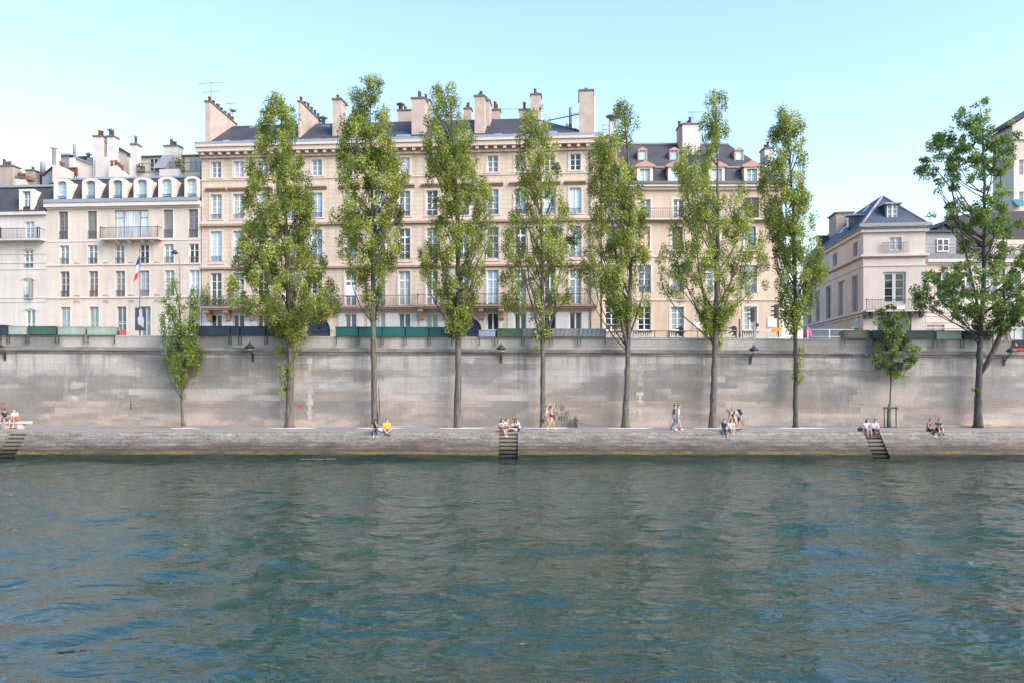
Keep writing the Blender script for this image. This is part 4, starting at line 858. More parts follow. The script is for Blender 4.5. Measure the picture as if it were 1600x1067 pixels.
# ---------------------------------------------------------------- river, quay, wall, street
YB, YE, YW = 52.55, 54.0, 59.0                           # bank foot, quay edge, wall face
ZQ = 1.75
def ptop(X): return 8.375 - .0048 * X                    # parapet top
STAIRS = [(-33.5, 1.25, 0), (-.25, 1.28, 0), (24.4, 1.12, 0)]
def build_setting():
    # river
    rnd = np.random.RandomState(12)
    xs = np.concatenate([np.linspace(-400, -50, 8)[:-1], np.arange(-50, 50.01, .22), np.linspace(50, 400, 8)[1:]])
    ys = np.concatenate([np.linspace(-150, 8, 8)[:-1], np.arange(8, 53.2, .17), [53.4]])
    X, Y = np.meshgrid(xs, ys)
    Z = np.zeros_like(X)
    for _ in range(60):
        lam = math.exp(rnd.uniform(math.log(.7), math.log(7))); th = rnd.normal(math.pi/2+.25, .75)
        kx, ky = 2*math.pi/lam*math.cos(th), 2*math.pi/lam*math.sin(th)
        Z += .0040*lam**.85*np.sin(kx*X+ky*Y+rnd.uniform(0, 6.28)+.6*np.sin(X*.21+Y*.17))
    env = .8+.2*np.sin(X*.11+1.3*np.sin(Y*.13))*np.sin(Y*.19+.8)
    Z *= env * np.clip((50-np.abs(X))/4, 0, 1) * np.clip((Y-8)/3, 0, 1)
    n, m = X.shape
    idx = np.arange(n*m).reshape(n, m)
    f = np.stack([idx[:-1, :-1], idx[:-1, 1:], idx[1:, 1:], idx[1:, :-1]], -1).reshape(-1, 4)
    me = np_mesh('river', np.stack([X, Y, Z], -1).reshape(-1, 3), f, smooth=True)
    tag(link('river', me, M['water']), kind='structure')
    # land under the city, stepping down to the river bed
    g = MB(); g.box(-1500, 1500, 60.2, 3000, -2, ZS-.03); tag(g.build('ground', M['ground']), kind='structure')
    g = MB(); g.box(-1500, 1500, -1500, 60, -3.2, -3); tag(g.build('river_bed', M['ground']), kind='structure')
    # lower quay
    g = MB(); g.box(-75, 75, YE+.45, YW+1, -2.5, ZQ); tag(g.build('quay_path', M['path']), kind='structure')
    g = MB(); xs = [-75]
    for c, w, _ in STAIRS: xs += [c-w/2, c+w/2]
    xs.append(75)
    for i in range(0, len(xs), 2):
        g.prism_yz([(YE+.449, -2.5), (YB, -2.5), (YB-.03, .36), (YB+.13, .38), (YE-.03, ZQ-.012), (YE+.449, ZQ-.004)][::-1], xs[i], xs[i+1])
    tag(g.build('river_bank', M['bank']), kind='structure')
    g = MB(); x = -75.0; rn = random.Random(2)
    while x < 75:
        l = rn.uniform(1.1, 1.7)
        if not any(c-w/2 < x+l and x < c+w/2 for c, w, _ in STAIRS):
            g.box(x, x+l-.02, YE-.02, YE+.44, ZQ-.2, ZQ+.012+rn.uniform(-.006, .006))
        x += l
    tag(g.build('quay_kerb', M['coping']), kind='structure')
    for k, (c, w, _) in enumerate(STAIRS):
        t = thing('river_stairs', ['wide stone stairs cut into the bank below the stone bench', 'stone stairs cut into the bank under the group of four friends', 'narrow stone stairs cut into the bank under the couple in pink and lavender'][k], 'stairs', (c, 0, 0), 0, 'stone stairs down to the river')
        n = 8; h = (ZQ-.02+.2)/n
        for i in range(n):
            z1 = ZQ-.02-i*h; y0 = YE+.34-(i+1)*(YE+.3-YB)/n*1.02; m = MB(); m.box(-w/2+.004, w/2-.004, y0-.07, YE+.44, z1-h*.55, z1); m.box(-w/2+.004, w/2-.004, y0+.10, YE+.44, z1-h+.004, z1-h*.551)
            m.build('step', M['step'], t)
    # verge of dry earth and sand pads at the trunks
    def blob(name, x0, x1, y0, y1, z, mat, hgt):
        nx, ny = 80, 6; V = []; rn = random.Random(int(x0*10))
        ph = [rn.uniform(0, 6) for _ in range(5)]
        for i in range(nx+1):
            x = x0+(x1-x0)*i/nx; e = min(1, 4*min(i, nx-i)/nx+.02); yy = y1-(y1-y0)*e*(.75+.2*math.sin(x*1.1+ph[0])+.12*math.sin(x*3.7+ph[1]))
            for j in range(ny+1):
                y = yy+(y1-yy)*j/ny; V.append((x, y, z+hgt*e*(j/ny)*(.7+.3*math.sin(x*2.3+ph[2]))+.004+.02*rn.random()*hgt/.15))
        Fc = [(i*(ny+1)+j, (i+1)*(ny+1)+j, (i+1)*(ny+1)+j+1, i*(ny+1)+j+1) for i in range(nx) for j in range(ny)]
        m = MB(); m.add(V, Fc, True); tag(m.build(name, M[mat]), kind='structure')
    blob('earth_verge', wx(118, 58.5), wx(352, 58.5), 58.15, 59.02, ZQ, 'verge', .16)
    blob('earth_verge', wx(1345, 58.5), wx(1720, 58.5), 58.0, 59.02, ZQ, 'verge', .22)
    # the great wall
    t = thing('embankment_wall', 'tall weathered limestone embankment wall with ledge, parapet and graffiti', 'wall', (0, 0, 0))
    def strip(name, y0, y1, zf0, zf1, mat):
        m = MB(); xs = np.linspace(-75, 75, 31)
        V = []; 
        for x in xs: V += [(x, y0, zf0(x)), (x, y0, zf1(x)), (x, y1, zf1(x)), (x, y1, zf0(x))]
        Fc = [(i*4+a, (i+1)*4+a, (i+1)*4+(a+1) % 4, i*4+(a+1) % 4) for i in range(30) for a in range(4)]
        Fc = [f[::-1] for f in Fc] + [(0, 1, 2, 3), (123, 122, 121, 120)]
        m.add(V, Fc); return m.build(name, M[mat], t)
    strip('wall_face', YW, YW+1.2, lambda x: ZQ-.5, lambda x: ptop(x)-1.12, 'qwall')
    strip('ledge', YW-.22, YW+.6, lambda x: ptop(x)-1.117, lambda x: ptop(x)-.86, 'ledge')
    strip('ledge', YW-.10, YW-.003, lambda x: ptop(x)-1.30, lambda x: ptop(x)-1.12, 'ledge')
    strip('parapet', YW+.06, YW+.58, lambda x: ptop(x)-.857, lambda x: ptop(x)-.12, 'parapet')
    strip('parapet_coping', YW+.02, YW+.62, lambda x: ptop(x)-.117, lambda x: ptop(x), 'parapet')
    # toothed stone chains where wall lengths meet
    for px in (484, 1000, 116):
        X0 = wx(px, YW); zc = 6.85; m = MB(); k = 0; rn = random.Random(px)
        while zc > 2.2:
            h = rn.choice((.28, .34, .46)); w = rn.uniform(.14, .26) if k % 2 else rn.uniform(.36, .52)
            if rn.random() < (.80 if px != 116 else .45): m.box(X0-w*rn.uniform(.35, .65), X0+w*.5, YW-.012-.012*rn.random(), YW+.01, zc-h+.03, zc)
            zc -= h; k += 1
        m.build('quoin_chain', M['chain'], t)
    # writing on the wall
    G = {'o': [[(.5,.55),(.2,.5),(.1,.2),(.4,0),(.7,.15),(.7,.45),(.45,.55)]], 'n': [[(.1,.5),(.15,0)],[(.15,.35),(.45,.55),(.6,.4),(.62,0)]], 'e': [[(.1,.28),(.65,.32),(.6,.52),(.3,.55),(.08,.25),(.3,0),(.65,.1)]],
         'l': [[(.3,1),(.25,.1),(.4,0)]], 'i': [[(.3,.5),(.3,0)],[(.28,.72),(.34,.74)]], 'k': [[(.15,1),(.18,0)],[(.6,.55),(.2,.25),(.65,-.05)]], 'm': [[(.05,.5),(.1,0)],[(.1,.4),(.3,.55),(.4,0)],[(.4,.4),(.62,.55),(.72,0)]],
         'a': [[(.6,.5),(.25,.5),(.1,.2),(.3,0),(.6,.2),(.62,.5),(.68,0)]], 't': [[(.3,.9),(.32,.1),(.5,0)],[(.08,.6),(.6,.64)]], 'v': [[(.05,.5),(.32,0),(.66,.6)]], 'r': [[(.12,.5),(.16,0)],[(.16,.32),(.4,.56),(.7,.5)]],
         'L': [[(.15,1),(.1,.02),(.65,.08)]], '4': [[(.5,-.3),(.52,.9),(.05,.3),(.75,.34)]], '.': [[(.2,0),(.26,.04)]], 'T': [[(.3,.9),(.32,0)],[(-.1,.85),(.8,.95)]], 'O': [[(.5,.9),(.1,.6),(.2,.1),(.6,0),(.75,.6),(.5,.9)]],
         '2': [[(.1,.75),(.4,.95),(.65,.7),(.1,0),(.7,.04)]], 'S': [[(.65,.85),(.3,.95),(.15,.65),(.6,.4),(.5,.02),(.1,.1)]]}
    ink = m_plain('black_spray', (.045, .042, .042), .7); red = m_plain('faded_red_spray', (.36, .10, .095), .8)
    def write(s, px0, px1, py0, py1, mat, th=.035, slant=0.0, jit=.03):
        rn = random.Random(s); X0, X1 = wx(px0, YW), wx(px1, YW); Z0, Z1 = wz(py1, YW), wz(py0, YW); w = (X1-X0)/len(s); m = MB()
        for i, ch in enumerate(s):
            for st in G.get(ch, []):
                P = [(X0+w*(i+.08+x*.95)+slant*y, Z0+(Z1-Z0)*y+(X1-X0)*.02*i*0) for x, y in st]; P = [(x+rn.uniform(-jit, jit), z+rn.uniform(-jit, jit)) for x, z in P]
                for (xa, za), (xb, zb) in zip(P, P[1:]):
                    d = Vector((xb-xa, 0, zb-za)); 
                    if d.length < 1e-4: continue
                    nn = Vector((-d.z, 0, d.x)).normalized()*th/2; e = d.normalized()*th*.4; A = Vector((xa, YW-.006, za))-e; B = Vector((xb, YW-.006, zb))+e
                    q = [A-nn, B-nn, B+nn, A+nn]; k = Vector((0, .004, 0)); m.add(q+[p+k for p in q], [(0, 1, 2, 3), (0, 4, 5, 1), (1, 5, 6, 2), (2, 6, 7, 3), (3, 7, 4, 0)])
        m.build('graffiti', mat, t)
    write('one like', 853, 882, 629.5, 639.5, ink, .04, .05); write('me Lat', 863.5, 890, 639, 647.5, ink, .04, .05); write('4 ever.', 863, 893, 646, 655.5, ink, .055, .06)
    write('TOOL', 463, 476, 631, 637.5, red, .05); write('22', 0, 8, 628, 637, red, .05, jit=.05); write('k', 202, 209, 625, 639, ink, .05, .1, .06); write('e', 1405, 1410, 581, 586, red, .03)
    # upper street
    g = MB(); g.box(-120, 120, YW+1.2, 63.2, ZS-.6, ZS-.002); tag(g.build('pavement', M['pave']), kind='structure')
    g = MB(); g.box(-120, 120, 63.201, 71.5, ZS-.6, ZS-.13); g.box(31.2-13, 32.5, 71.501, 130, ZS-.6, ZS-.022); tag(g.build('road', M['road']), kind='structure')
    g = MB(); g.box(-120, 18.0, 71.502, 82, ZS-.6, ZS-.006); g.box(32.6, 120, 71.503, 82, ZS-.6, ZS-.008); tag(g.build('pavement', M['pave']), kind='structure')
    # ripples of foam at the foot of the bank
    foam = m_plain('river_foam', (.20, .23, .23), .6)
    m = MB(); rn = random.Random(4)
    for px0, px1 in ((470, 522),):
        x = wx(px0, 52.3)
        while x < wx(px1, 52.3):
            l = rn.uniform(.12, .45); y = 52.2+rn.uniform(-.12, .15); w = rn.uniform(.02, .05)
            m.add([(x, y, .07), (x+l*.5, y-w, .085), (x+l, y+rn.uniform(-.03, .03), .07), (x+l*.5, y+w, .085), (x+l*.5, y, .12)], [(0, 1, 4), (1, 2, 4), (2, 3, 4), (3, 0, 4)], True); x += l*.7
    tag(m.build('foam', foam), kind='stuff')
    return t

def np_mesh(name, verts, faces, smooth=False, tone=None):
    me = bpy.data.meshes.new(name); nv, nf = len(verts), len(faces); k = faces.shape[1]
    me.vertices.add(nv); me.vertices.foreach_set('co', np.ascontiguousarray(verts, dtype=np.float32).ravel())
    me.loops.add(nf*k); me.loops.foreach_set('vertex_index', np.ascontiguousarray(faces, dtype=np.int32).ravel())
    me.polygons.add(nf); me.polygons.foreach_set('loop_start', np.arange(0, nf*k, k, dtype=np.int32)); me.polygons.foreach_set('loop_total', np.full(nf, k, dtype=np.int32))
    if smooth: me.polygons.foreach_set('use_smooth', np.ones(nf, dtype=bool))
    if tone is not None:
        a = me.attributes.new('tone', 'FLOAT', 'FACE'); a.data.foreach_set('value', tone.astype(np.float32))
    me.update(calc_edges=True); return me

# ---------------------------------------------------------------- trees
def leaf_mesh(name, cen, size, out, tone, rs):
    n = len(cen)
    nrm = rs.normal(size=(n, 3))*.75 + out*.55 + np.array([0, 0, .35]); nrm /= np.linalg.norm(nrm, axis=1)[:, None]
    t1 = np.cross(nrm, rs.normal(size=(n, 3))); t1 /= np.linalg.norm(t1, axis=1)[:, None]; t2 = np.cross(nrm, t1)
    s = size[:, None]; bend = nrm*s*.18
    v = np.stack([cen-t1*s*.62, cen+t2*s*.48-t1*s*.05+bend, cen+t1*s*.62, cen-t2*s*.48-t1*s*.05+bend], 1).reshape(-1, 3)
    return np_mesh(name, v, np.arange(4*n).reshape(n, 4), tone=tone)

def make_tree(name, label, cat, px, py, Y, env, trunk, seed, leaf='leaf', bark='bark', n_cl=260, per=62, lsize=.155, cl_r=(.22, .50), sprigs=(), stems=4, gaps=(), z0=None, group=None, flat=.85, vstretch=1.55, limbs=34, forks=None, steep=1.9, holes=.0):
    rs = np.random.RandomState(seed); rn = random.Random(seed)
    zb = wz(py, Y) if z0 is None else z0
    X0 = wx(px, Y); t = thing(name, label, cat, (X0, Y, zb), 0, group)
    ey = np.array([e[0] for e in env], float); eL = np.array([e[1] for e in env], float); eR = np.array([e[2] for e in env], float); eD = np.array([e[3] if len(e) > 3 else 1.0 for e in env], float)
    fine = np.linspace(ey[0], ey[-1], 400); L = np.interp(fine, ey, eL); Rr = np.interp(fine, ey, eR); D = np.interp(fine, ey, eD)
    w = (Rr-L)*D*(1+1.1*np.clip((fine-455)/45, 0, 1)*(D > .65)); w /= w.sum()
    cl = []
    tries = 0
    while len(cl) < n_cl and tries < n_cl*6:
        tries += 1
        i = rs.choice(400, p=w); hw = (Rr[i]-L[i])/2; mid = (Rr[i]+L[i])/2
        a = rs.uniform(0, 2*math.pi); r = rs.uniform(.0, 1)**.43
        r = min(r, .93); x = mid + hw*r*math.cos(a); y = fine[i]
        if any(g[0] < x < g[1] and g[2] < y < g[3] for g in gaps): continue
        dy = hw*r*math.sin(a)*flat*Y/F
        cl.append((x, y, dy, rs.uniform(*cl_r)*min(1.0, .45+hw/26), 1.0, hw))
    for s in sprigs:
        for _ in range(s[4]): cl.append((rs.uniform(s[0], s[1]), rs.uniform(s[2], s[3]), rs.uniform(-.35, .35), rs.uniform(.18, .30), .8, 8))
    P, S, O, T = [], [], [], []
    trunk_pts = [((wx(p, Y)-X0), wz(q, Y)-zb) for p, q, _ in trunk]; tr = [.74*r*Y/F for _, _, r in trunk]
    def axis(z):
        zs = [q for _, q in trunk_pts]; return float(np.interp(z, zs, [p for p, _ in trunk_pts]))
    centers = []
    for x, y, dy, r, dn, hw in cl:
        c = np.array([wx(x, Y)-X0, dy, wz(y, Y)-zb]); centers.append((c, r))
        k = max(8, int(per*dn*(r/.38)**2*rs.uniform(.6, 1.25)))
        q = rs.normal(size=(k, 3)); q /= np.linalg.norm(q, axis=1)[:, None]; q *= (rs.uniform(0, 1, (k, 1))**.45)*r; q[:, 2] *= vstretch
        p = c+q; o = p-np.array([axis(c[2]), 0, 0]); o[:, 2] = 0; o /= (np.linalg.norm(o, axis=1)[:, None]+.2)
        P.append(p); S.append(rs.uniform(.75, 1.25, k)*lsize); O.append(o); T.append(np.clip(rs.beta(1.3, 1.1)*.72 - .10 + rs.uniform(0, .50, k), 0, 1))
    P = np.concatenate(P); keep = P[:, 2] > .15
    me = leaf_mesh('crown', P[keep], np.concatenate(S)[keep], np.concatenate(O)[keep], np.concatenate(T)[keep], rs)
    link('crown', me, M[leaf], t)
    m = MB()
    pts = []; rr = []
    for (x, z), r in zip(trunk_pts, tr):
        pts.append((x, 0, z)); rr.append(r)
    # resample with wobble
    P2, R2 = [], []
    for i in range(len(pts)-1):
        for k in range(6):
            f = k/6; P2.append((pts[i][0]*(1-f)+pts[i+1][0]*f+rn.uniform(-.03, .03)*(i > 0), rn.uniform(-.03, .03), pts[i][2]*(1-f)+pts[i+1][2]*f)); R2.append((rr[i]*(1-f)+rr[i+1]*f)*rn.uniform(.93, 1.07))
    P2.append(pts[-1]); R2.append(rr[-1]); P2[0] = (pts[0][0], 0, -.15); R2[0] *= 1.3
    m.tube(P2, R2, 12)
    def limb(p0, p1, r0, r1=.02, n=6, sag=.25):
        p0, p1 = Vector(p0), Vector(p1); q = []
        for k in range(n+1):
            f = k/n; p = p0.lerp(p1, f); out = (p1-p0); out.z = 0
            p += out*(math.sin(f*math.pi)*sag) + Vector((rn.uniform(-.05, .05), rn.uniform(-.05, .05), 0))*(0 < k < n); q.append(p)
        m.tube(q, [r0+(r1-r0)*(k/n)**.8 for k in range(n+1)], 7)
    ztop = trunk_pts[-1][1]; zf = wz(ey[-1], Y)-zb
    for fk in (forks or []):
        q = [Vector((wx(a, Y)-X0, d, wz(b_, Y)-zb)) for a, b_, d, _ in fk]; m.tube(q, [.74*r*Y/F for _, _, _, r in fk], 9)
    order = sorted(range(len(centers)), key=lambda i: rs.rand())[:limbs]
    for i in order:
        c, r = centers[i]; h = math.hypot(c[0]-axis(c[2]), c[1]); zs = c[2]-h*steep-rn.uniform(.4, 1.2); lo = zf*rn.uniform(.85, 1.25)
        if zs < lo:
            if rn.random() < .6: continue
            zs = min(lo, c[2]-.5)
        zs = min(zs, ztop-.2)
        if zs < .6: zs = .6
        limb((axis(zs), 0, zs), c, max(.022, min(.062, .014+.012*(c[2]-zs))), .012)
    m.build('trunk', M[bark], t)
    return t

def build_trees():
    G = 'poplars along the lower quay'
    Y = 57.9
    T = {}
    make_tree('poplar_tree', 'small young poplar with thin trunk beside the pale green stall boxes', 'tree', 284, 662, 58.0,
        [(428, 268, 274), (440, 262, 283), (450, 258, 304), (470, 256, 312), (490, 254, 312), (505, 251, 309), (520, 254, 308), (540, 254, 312), (556, 252, 314, .8), (575, 259, 312, .7), (590, 270, 298, .9), (612, 277, 291, 1), (622, 281, 288, .8)],
        [(286, 662, 3.4), (284, 640, 2.6), (284, 600, 2.2), (285, 540, 2.0), (281, 480, 1.4), (272, 440, .7)], 11, 'leaf_y', 'bark_l', 250, 66, .105, (.18, .34), stems=2, gaps=[(281, 293, 430, 505)], group=G, limbs=26, forks=[[(284, 575, 0, 1.6), (294, 520, .1, 1.3), (298, 450, .1, .6)]])
    make_tree('poplar_tree', 'broadest full poplar with leafy shoots on its trunk near the navy stall boxes', 'tree', 452, 666, Y,
        [(149, 435, 443), (160, 418, 455), (180, 405, 465), (210, 397, 466), (240, 388, 472), (265, 388, 479), (290, 386, 490), (310, 382, 487), (330, 377, 496), (350, 378, 501), (380, 370, 502), (400, 362, 507), (415, 357, 514), (430, 356, 514), (445, 351, 522), (460, 355, 528, .9), (475, 360, 534, .8), (488, 372, 528, .7), (498, 410, 490, 1), (515, 430, 481, 1.1), (530, 441, 470, 1)],
        [(452, 666, 9.5), (452, 640, 8.2), (454, 600, 7.2), (454, 545, 7.0), (452, 500, 6.5), (449, 420, 5), (446, 330, 3.6), (442, 240, 2.2), (439, 165, .7)], 1, 'leaf', 'bark', 620, 140, .099, sprigs=[(431, 446, 541, 562, 9), (455, 466, 545, 560, 5), (435, 458, 570, 616, 26)], group=G, limbs=50,
        forks=[[(451, 535, 0, 4), (436, 508, -.3, 3), (408, 478, -.9, 1.8), (385, 462, -1.2, .8)], [(452, 520, 0, 4), (474, 470, .4, 2.6), (487, 400, .6, 1.2)]])
    make_tree('poplar_tree', 'tall dense poplar with bare grey trunk standing behind the yellow-shirted sitter', 'tree', 586, 668, Y,
        [(121, 574, 588), (135, 543, 595), (150, 538, 597), (165, 537, 604), (180, 534, 611), (200, 528, 615), (240, 529, 617), (258, 527, 628), (275, 525, 640), (290, 528, 640), (308, 530, 630), (325, 519, 630), (345, 514, 632), (365, 517, 636), (385, 521, 640), (402, 527, 636), (420, 540, 622, .9), (440, 554, 606, .9), (460, 562, 600, .7), (475, 565, 597, .5), (490, 566, 592, .35), (508, 575, 586, .5)],
        [(586, 668, 7.8), (585, 640, 6.6), (584, 580, 5.8), (583, 500, 5.2), (583, 420, 4.4), (582, 330, 3.4), (580, 230, 2.2), (578, 140, .7)], 2, 'leaf', 'bark', 430, 135, .099, group=G, limbs=46,
        forks=[[(590, 668, -.25, 1.6), (594, 640, -.2, 1.4), (592, 606, -.1, 1.1)], [(584, 520, 0, 3), (576, 470, -.2, 2.2), (568, 400, -.4, 1.2)], [(584, 505, 0, 3), (596, 450, .2, 2), (606, 380, .3, 1)]])
    make_tree('poplar_tree', 'twin topped dense poplar just before the dark arched carriage door', 'tree', 715, 668, Y,
        [(121, 683, 688), (130, 679, 717), (147, 676, 721), (165, 672, 722), (185, 661, 728), (205, 658, 738), (225, 652, 746), (245, 650, 746), (262, 660, 752), (280, 668, 760), (300, 674, 768), (320, 678, 771), (338, 670, 773), (355, 668, 776), (375, 653, 776), (392, 649, 770), (410, 648, 768), (428, 650, 762, .9), (442, 664, 756), (460, 680, 746), (475, 689, 741), (490, 695, 738), (505, 697, 732), (522, 704, 728)],
        [(715, 668, 9.2), (715, 640, 7.6), (716, 580, 6.6), (716, 520, 6.2), (716, 440, 5.0), (715, 340, 3.8), (709, 240, 2.4), (703, 150, .7)], 3, 'leaf', 'bark', 430, 135, .099, gaps=[(690, 699, 110, 150)], group=G, limbs=48,
        forks=[[(716, 535, 0, 3.6), (703, 480, -.2, 2.8), (688, 400, -.4, 1.4), (684, 340, -.4, .7)], [(716, 525, 0, 3), (732, 460, .2, 2.2), (746, 410, .3, 1)]])
    make_tree('poplar_tree', 'slender open poplar with long bare stems behind two walking women', 'tree', 847, 668, Y,
        [(154, 835, 842), (170, 830, 850), (190, 815, 853), (212, 808, 858), (232, 805, 868), (250, 803, 878), (268, 806, 874), (285, 812, 868), (302, 805, 872, .9), (322, 802, 884, .9), (328, 803, 896), (345, 790, 905), (355, 788, 907), (375, 783, 915), (395, 781, 908), (412, 786, 896, .9), (430, 783, 922, .6), (445, 780, 924, .5), (460, 786, 908, .42), (475, 783, 896, .45), (490, 800, 885, .3), (500, 815, 872, .25)],
        [(848, 668, 6.6), (848, 640, 5.6), (848, 570, 5.4), (848, 520, 4.8), (848, 430, 3.6), (846, 330, 2.6), (842, 240, 1.6), (839, 170, .6)], 4, 'leaf', 'bark', 290, 124, .098, gaps=[(846, 872, 318, 350), (860, 900, 420, 440)], sprigs=[(838, 846, 505, 550, 11), (849, 862, 505, 530, 8)], group=G, limbs=44,
        forks=[[(847, 540, 0, 2.6), (832, 480, -.2, 2), (812, 410, -.3, 1.2), (806, 350, -.3, .7)], [(848, 540, 0, 2.6), (866, 490, .2, 1.8), (878, 400, .3, 1)], [(848, 520, 0, 2), (882, 470, .2, 1.2), (893, 445, .3, .6)], [(846, 500, 0, 2), (826, 440, -.1, 1.4), (822, 330, 0, .7)]], steep=2.4)
    make_tree('poplar_tree', 'two stemmed poplar with pale slanting trunk next to the street barrier start', 'tree', 977, 667, Y,
        [(160, 970, 978), (175, 962, 988), (197, 957, 996), (212, 958, 993), (222, 926, 992), (242, 919, 986), (262, 915, 990), (282, 917, 998), (302, 921, 1005), (322, 924, 1010), (342, 918, 1012), (362, 914, 1006), (378, 909, 1002), (395, 906, 1012, .9), (412, 905, 1018, .8), (430, 903, 1024, .75), (445, 912, 1024, .75), (460, 930, 1024, .7), (475, 950, 1018, .7), (490, 958, 1010, .75), (505, 964, 1000, .6), (522, 968, 992, .6), (540, 966, 984, .4)],
        [(977, 667, 8.8), (978, 640, 7.0), (980, 580, 5.6), (983, 520, 4.8), (985, 430, 4.0), (986, 330, 3.0), (981, 240, 2.0), (975, 175, .7)], 5, 'leaf', 'bark', 380, 124, .098, gaps=[(992, 1005, 440, 480)], group=G, limbs=44,
        forks=[[(980, 545, 0, 4), (970, 500, -.2, 3), (962, 400, -.3, 2.2), (950, 290, -.3, 1.0)], [(979, 530, 0, 2.4), (958, 470, -.2, 1.6), (940, 420, -.3, .8)], [(982, 530, 0, 2.4), (1000, 480, .2, 1.5), (1012, 430, .2, .7)]], steep=2.2)
    make_tree('poplar_tree', 'forked poplar with one thin bare leader above two low leafy lobes', 'tree', 1113, 667, Y,
        [(141, 1114, 1121), (155, 1101, 1130, .8), (172, 1098, 1135, .8), (195, 1095, 1140, .75), (215, 1098, 1138, .65), (228, 1075, 1132, .6), (238, 1066, 1118, .8), (258, 1055, 1112), (278, 1050, 1112), (296, 1056, 1160), (312, 1058, 1172), (332, 1062, 1180), (352, 1048, 1184), (372, 1034, 1188), (392, 1030, 1198, .9), (412, 1020, 1204, .8), (430, 1020, 1206, .75), (446, 1028, 1200, .65), (462, 1044, 1186, .6), (476, 1064, 1152, .7), (492, 1092, 1146), (506, 1098, 1140), (520, 1102, 1134, .9)],
        [(1113, 667, 8.2), (1114, 640, 6.8), (1116, 580, 6.0), (1118, 520, 5.2), (1120, 430, 4.0), (1122, 330, 3.0), (1121, 240, 1.8), (1118, 160, .6)], 6, 'leaf', 'bark', 390, 124, .098, gaps=[(1113, 1140, 236, 300), (1126, 1146, 300, 350), (1070, 1090, 450, 480)], sprigs=[(1116, 1130, 508, 545, 13)], group=G, limbs=50,
        forks=[[(1115, 540, 0, 3), (1103, 490, -.2, 2.4), (1090, 420, -.3, 1.6), (1080, 300, -.3, .8)], [(1117, 540, 0, 3), (1134, 480, .2, 2.2), (1152, 400, .3, 1.2)], [(1113, 530, 0, 2), (1085, 480, -.2, 1.4), (1066, 455, -.3, .6)]], steep=2.2)
    make_tree('poplar_tree', 'narrow poplar standing alone before the side street and pavilion', 'tree', 1243, 667, Y,
        [(170, 1217, 1228), (182, 1211, 1247), (205, 1208, 1257), (225, 1200, 1257), (245, 1193, 1260), (265, 1188, 1258), (282, 1187, 1266), (300, 1186, 1270), (318, 1190, 1271), (338, 1190, 1275), (352, 1192, 1272), (366, 1199, 1270), (380, 1206, 1284), (400, 1209, 1288), (418, 1211, 1291), (436, 1212, 1290, .9), (450, 1214, 1280), (466, 1218, 1275), (482, 1220, 1265), (496, 1222, 1260), (508, 1228, 1254), (522, 1233, 1250)],
        [(1243, 667, 5.8), (1243, 640, 4.8), (1243, 590, 4.4), (1243, 530, 4.2), (1242, 440, 3.6), (1240, 340, 2.8), (1234, 240, 1.8), (1226, 180, .7)], 8, 'leaf', 'bark_d', 360, 126, .098, sprigs=[(1242, 1254, 545, 604, 20)], gaps=[(1226, 1233, 165, 180)], group=G, limbs=44,
        forks=[[(1243, 530, 0, 2.6), (1232, 470, -.2, 2), (1222, 380, -.3, 1)], [(1243, 520, 0, 2.4), (1258, 460, .2, 1.8), (1270, 400, .3, .9)]], steep=2.4)
    make_tree('staked_sapling', 'small staked sapling with dark leaves and green trunk guard', 'tree', 1390, 662, 58.1,
        [(479, 1386, 1400), (488, 1368, 1409), (500, 1372, 1416), (512, 1370, 1421), (524, 1372, 1424), (533, 1374, 1428), (542, 1366, 1434), (552, 1355, 1430), (562, 1361, 1432), (572, 1370, 1422), (582, 1379, 1418, .8), (592, 1381, 1412, .6)],
        [(1390, 662, 2.0), (1391, 610, 1.6), (1394, 560, 1.4), (1396, 490, .6)], 21, 'leaf_d', 'bark_l', 105, 58, .15, (.22, .38), gaps=[(1350, 1374, 515, 535)], limbs=26, steep=.7, vstretch=.8)
    make_tree('maple_tree', 'large dark forked maple with loose spreading crown and leaning limb', 'tree', 1528, 664, 58.0,
        [(153, 1520, 1545, .6), (165, 1498, 1546, .6), (182, 1492, 1552, .7), (198, 1486, 1572, .8), (207, 1448, 1588, .8), (225, 1442, 1588, .9), (245, 1436, 1582, .95), (262, 1424, 1578, .9), (278, 1450, 1582, .9), (292, 1458, 1578, .8), (304, 1490, 1575, .8), (318, 1478, 1580, .8), (332, 1452, 1600, .75), (350, 1492, 1608, 1), (370, 1504, 1625, 1), (392, 1505, 1640, .95), (410, 1500, 1640, .9), (426, 1430, 1640, .9), (445, 1428, 1640, .9), (462, 1428, 1640, .9), (477, 1436, 1630, .8), (492, 1480, 1610, .7), (506, 1510, 1592, .7), (520, 1545, 1572, .8)],
        [(1528, 664, 9.5), (1528, 640, 7.4), (1529, 590, 6.4), (1532, 520, 5.4), (1537, 440, 4.6), (1539, 340, 3.4), (1537, 240, 2), (1532, 170, .8)], 9, 'leaf_d', 'bark_d', 500, 100, .118, (.24, .50), sprigs=[(1521, 1527, 605, 616, 3)], gaps=[(1500, 1530, 300, 316), (1440, 1500, 340, 420), (1530, 1545, 262, 300)], limbs=60, steep=1.0, vstretch=.85,
        forks=[[(1529, 585, 0, 6), (1542, 566, -.1, 5.6), (1560, 525, -.2, 5), (1592, 490, -.4, 4), (1618, 420, -.4, 2.6), (1630, 330, -.3, 1.2)], [(1532, 500, 0, 3.2), (1512, 430, -.4, 2.4), (1480, 300, -.6, 1.4), (1450, 260, -.6, .7)], [(1533, 506, 0, 2.4), (1505, 490, -.5, 1.8), (1470, 470, -.8, .9)], [(1560, 525, -.2, 3.2), (1574, 480, .4, 2.6), (1576, 380, .6, 1.6), (1570, 250, .6, .8)]])
